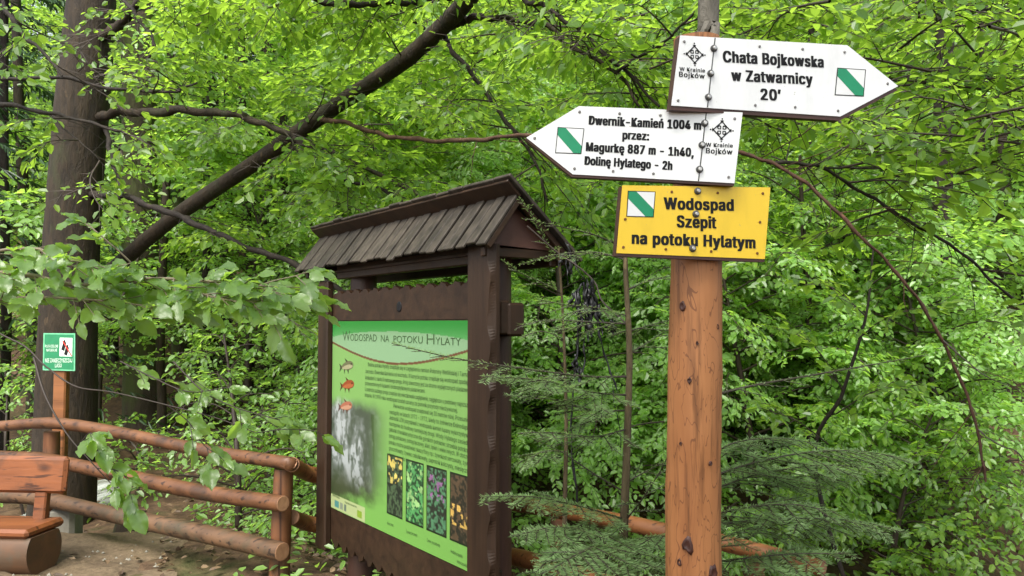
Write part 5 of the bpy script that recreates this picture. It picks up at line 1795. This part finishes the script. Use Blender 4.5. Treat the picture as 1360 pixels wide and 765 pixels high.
for k in range(4):
    x0 = rng.normal(808, 2); y0 = rng.uniform(420, 432)
    strand(x0, y0, x0 + rng.normal(0, 2), y0 + rng.uniform(12, 26), 3.2, rng.uniform(2.5, 4))
strand(774, 395, 757, 585, 3.2, 2.2)
strand(776, 430, 770, 500, 3.2, 3)
strand(790, 420, 815, 520, 3.2, 2.6)
strand(758, 560, 766, 680, 3.2, 2.2)
strand(812, 500, 828, 600, 3.1, 2.2)
strand(752, 322, 781, 375, 3.25, 2.2)
g.build('strands', M['shred'], sh)
g = Geo()
tube(g, px_path([(700, 300, 3.25), (740, 335, 3.25), (765, 352, 3.22), (790, 375, 3.2), (800, 400, 3.15), (832, 430, 2.97)]), .0035, 6, True, .1)
g.build('dead_twig', M['twig'], sh)

# ------------------------------------------------------------------ the near beech bough on the left
def near_leaves(gl, pos, dirs, nor, ln, wd):
    """large pleated leaves with wavy margins, 9 x 5 points each"""
    d = nrm(dirs)
    nn = nrm(nor - (nor * d).sum(-1, keepdims=True) * d)
    s = np.cross(d, nn)
    n = len(pos)
    nu, nv = 13, 7
    t = np.linspace(0, 1, nu)
    prof = np.interp(t, [0, .08, .25, .45, .65, .85, .96, 1], [.02, .32, .86, 1.0, .9, .5, .14, .0])
    v = np.linspace(-1, 1, nv)
    curl = rng.uniform(.05, .35, n); sag = rng.uniform(.05, .4, n); fold = rng.uniform(.1, .4, n); ph = rng.uniform(0, 6, n)
    T, Vv = np.meshgrid(t, v, indexing='ij')
    Wp = prof[:, None] * Vv
    al = T[None] * ln[:, None, None]
    sd_ = Wp[None] * (wd / 2)[:, None, None] * (1 + .05 * np.sin(T[None] * 40 + ph[:, None, None]))
    h = fold[:, None, None] * np.abs(sd_) - sag[:, None, None] * ln[:, None, None] * T[None] ** 2 * .6 \
        + .09 * wd[:, None, None] * np.sin((T[None] * 8 - np.abs(Vv)[None] * 2.0) * 2 * math.pi) * np.abs(Vv)[None] ** .7 * .5 \
        + .06 * wd[:, None, None] * np.sin(T[None] * 13 + ph[:, None, None] + Vv[None] * 2) * np.abs(Vv)[None] ** 2
    pts = pos[:, None, None] + al[..., None] * d[:, None, None] + sd_[..., None] * s[:, None, None] + h[..., None] * nn[:, None, None]
    i = (np.arange(nu - 1)[:, None] * nv + np.arange(nv - 1)[None]).reshape(-1, 1) + np.array([0, nv, nv + 1, 1])
    gl.add(pts.reshape(-1, 3), (np.arange(n)[:, None, None] * nu * nv + i[None]).reshape(-1, 4), 0, True)

rng = np.random.default_rng(77)
fbb = P(-420, 470, 2.2)
near = empty('near_beech_bough', fbb, 'near beech bough with large pale green leaves reaching in from the left edge', 'branch')
gl, gw = Geo(), Geo()
def near_twig(path, w0, w1, n_side, length, leaf, bias=(0, -.5, .75)):
    q = px_path(path, 30)
    d = (q - EYE) @ FWD
    tube(gw, q, np.linspace(w0, w1, 30) * d / F_PX / 2, 6, True, .05)
    A, Dv = [], []
    for k in range(n_side):
        t = .04 + .94 * (k + rng.random() * .5) / n_side
        j = min(int(t * 29), 28)
        tan = nrm(q[j + 1] - q[j])
        sdv = nrm(np.cross(tan, UPZ)) * (1 if k % 2 else -1)
        a = R(rng.uniform(18, 52))
        dv = nrm(tan * math.cos(a) + sdv * math.sin(a) + UPZ * rng.normal() * .25)
        A.append(q[j]); Dv.append((dv, length * rng.uniform(.5, 1.15)))
    A.append(q[-1]); Dv.append((nrm(q[-1] - q[-2]), length * .4))
    LP, LD, LN_, LS = [], [], [], []
    bias = np.array(bias)
    for a, (dv, l) in zip(A, Dv):
        m = max(3, int(l / .030))
        e = a + dv * l - UPZ * .15 * l
        tubes_thin(gw, [a], [e], .0017, .0008)
        s = np.cross(dv, UPZ)
        for i in range(m):
            t = (i + .8) / m
            LP.append(a + (e - a) * t)
            LD.append(dv * .9 + s * (.5 if i % 2 else -.5) * (1 if i < m - 1 else .1) - UPZ * .3 + rng.normal(size=3) * .22)
            LN_.append(bias + rng.normal(size=3) * .38)
            LS.append(leaf * rng.uniform(.65, 1.15))
    LS = np.array(LS)
    near_leaves(gl, np.array(LP), np.array(LD), np.array(LN_), LS, LS * rng.uniform(.5, .64, len(LS)))
near_twig([(-420, 470, 2.2), (-160, 390, 1.95), (0, 362, 1.85), (100, 378, 1.8), (200, 370, 1.75), (280, 374, 1.7), (330, 380, 1.65), (358, 386, 1.62)], 9, 2, 50, .15, .057)
near_twig([(-200, 420, 2.0), (-40, 345, 1.9), (40, 330, 1.85), (90, 345, 1.8), (130, 352, 1.75)], 6, 2, 20, .12, .06)
near_twig([(-220, 440, 2.0), (-60, 408, 1.9), (20, 396, 1.85), (90, 396, 1.8), (160, 402, 1.75), (220, 410, 1.72)], 6, 2, 28, .11, .056)
near_twig([(195, 372, 1.75), (170, 345, 1.72), (140, 318, 1.7), (118, 300, 1.7)], 3, 1.2, 4, .07, .07)
near_twig([(200, 374, 1.74), (260, 388, 1.68), (300, 398, 1.62), (345, 402, 1.6)], 3, 1.5, 20, .09, .058)
near_twig([(330, 385, 1.68), (360, 374, 1.7), (390, 367, 1.7), (402, 363, 1.7)], 2.5, 1.2, 2, .06, .066)
gl.build('leaves', M['leaf_glossy'], near)
gw.build('twig_sprays', M['twig_pale'], near)

fb2 = P(-300, 500, 2.9)
near2 = empty('hanging_beech_twig', fb2, 'thin arching beech twig with scattered leaves hanging in front of the left fence', 'branch')
gl, gw = Geo(), Geo()
tube(gw, px_path([(-300, 500, 2.9), (-80, 430, 2.7), (18, 452, 2.6), (60, 486, 2.55), (100, 513, 2.5), (150, 521, 2.45), (222, 538, 2.4), (290, 556, 2.35), (340, 575, 2.3)]), np.linspace(.0034, .0014, 54), 6, True, .08)
gw.build('twig', M['twig'], near2)
gw = Geo()
near_twig([(45, 475, 2.57), (60, 525, 2.5), (88, 575, 2.45), (118, 610, 2.42), (150, 645, 2.4)], 3.5, 1.2, 0, .06, .07)
gw.build('twig', M['twig'], near2)
gw = Geo()
near_twig([(230, 480, 2.5), (270, 520, 2.4), (310, 540, 2.35), (350, 552, 2.3), (380, 560, 2.28)], 2, 1.2, 6, .11, .06)
gw.build('twig', M['twig'], near2)
gw = Geo()
near_twig([(160, 480, 2.6), (200, 500, 2.5), (250, 520, 2.45), (300, 515, 2.4)], 2, 1.2, 6, .1, .06)
gw.build('twig', M['twig'], near2)
gw = Geo()
near_twig([(222, 538, 2.4), (250, 560, 2.4), (270, 590, 2.38), (290, 605, 2.36)], 1.6, 1, 4, .1, .068)
gw.build('twig', M['twig'], near2)
gw = Geo()
near_twig([(105, 590, 2.44), (120, 575, 2.42), (130, 590, 2.4)], 1.4, 1, 2, .06, .075)
gw.build('twig', M['twig'], near2)
gw = Geo()
near_twig([(130, 622, 2.41), (155, 625, 2.4), (170, 640, 2.4), (172, 665, 2.4)], 1.4, 1, 4, .06, .075)
gw.build('twig', M['twig'], near2)
gw = Geo()
near_twig([(340, 575, 2.3), (380, 570, 2.25), (415, 572, 2.2), (425, 576, 2.2)], 1.4, 1, 2, .06, .06)
gw.build('twig', M['twig'], near2)
gl.build('leaves', M['leaf_glossy'], near2)
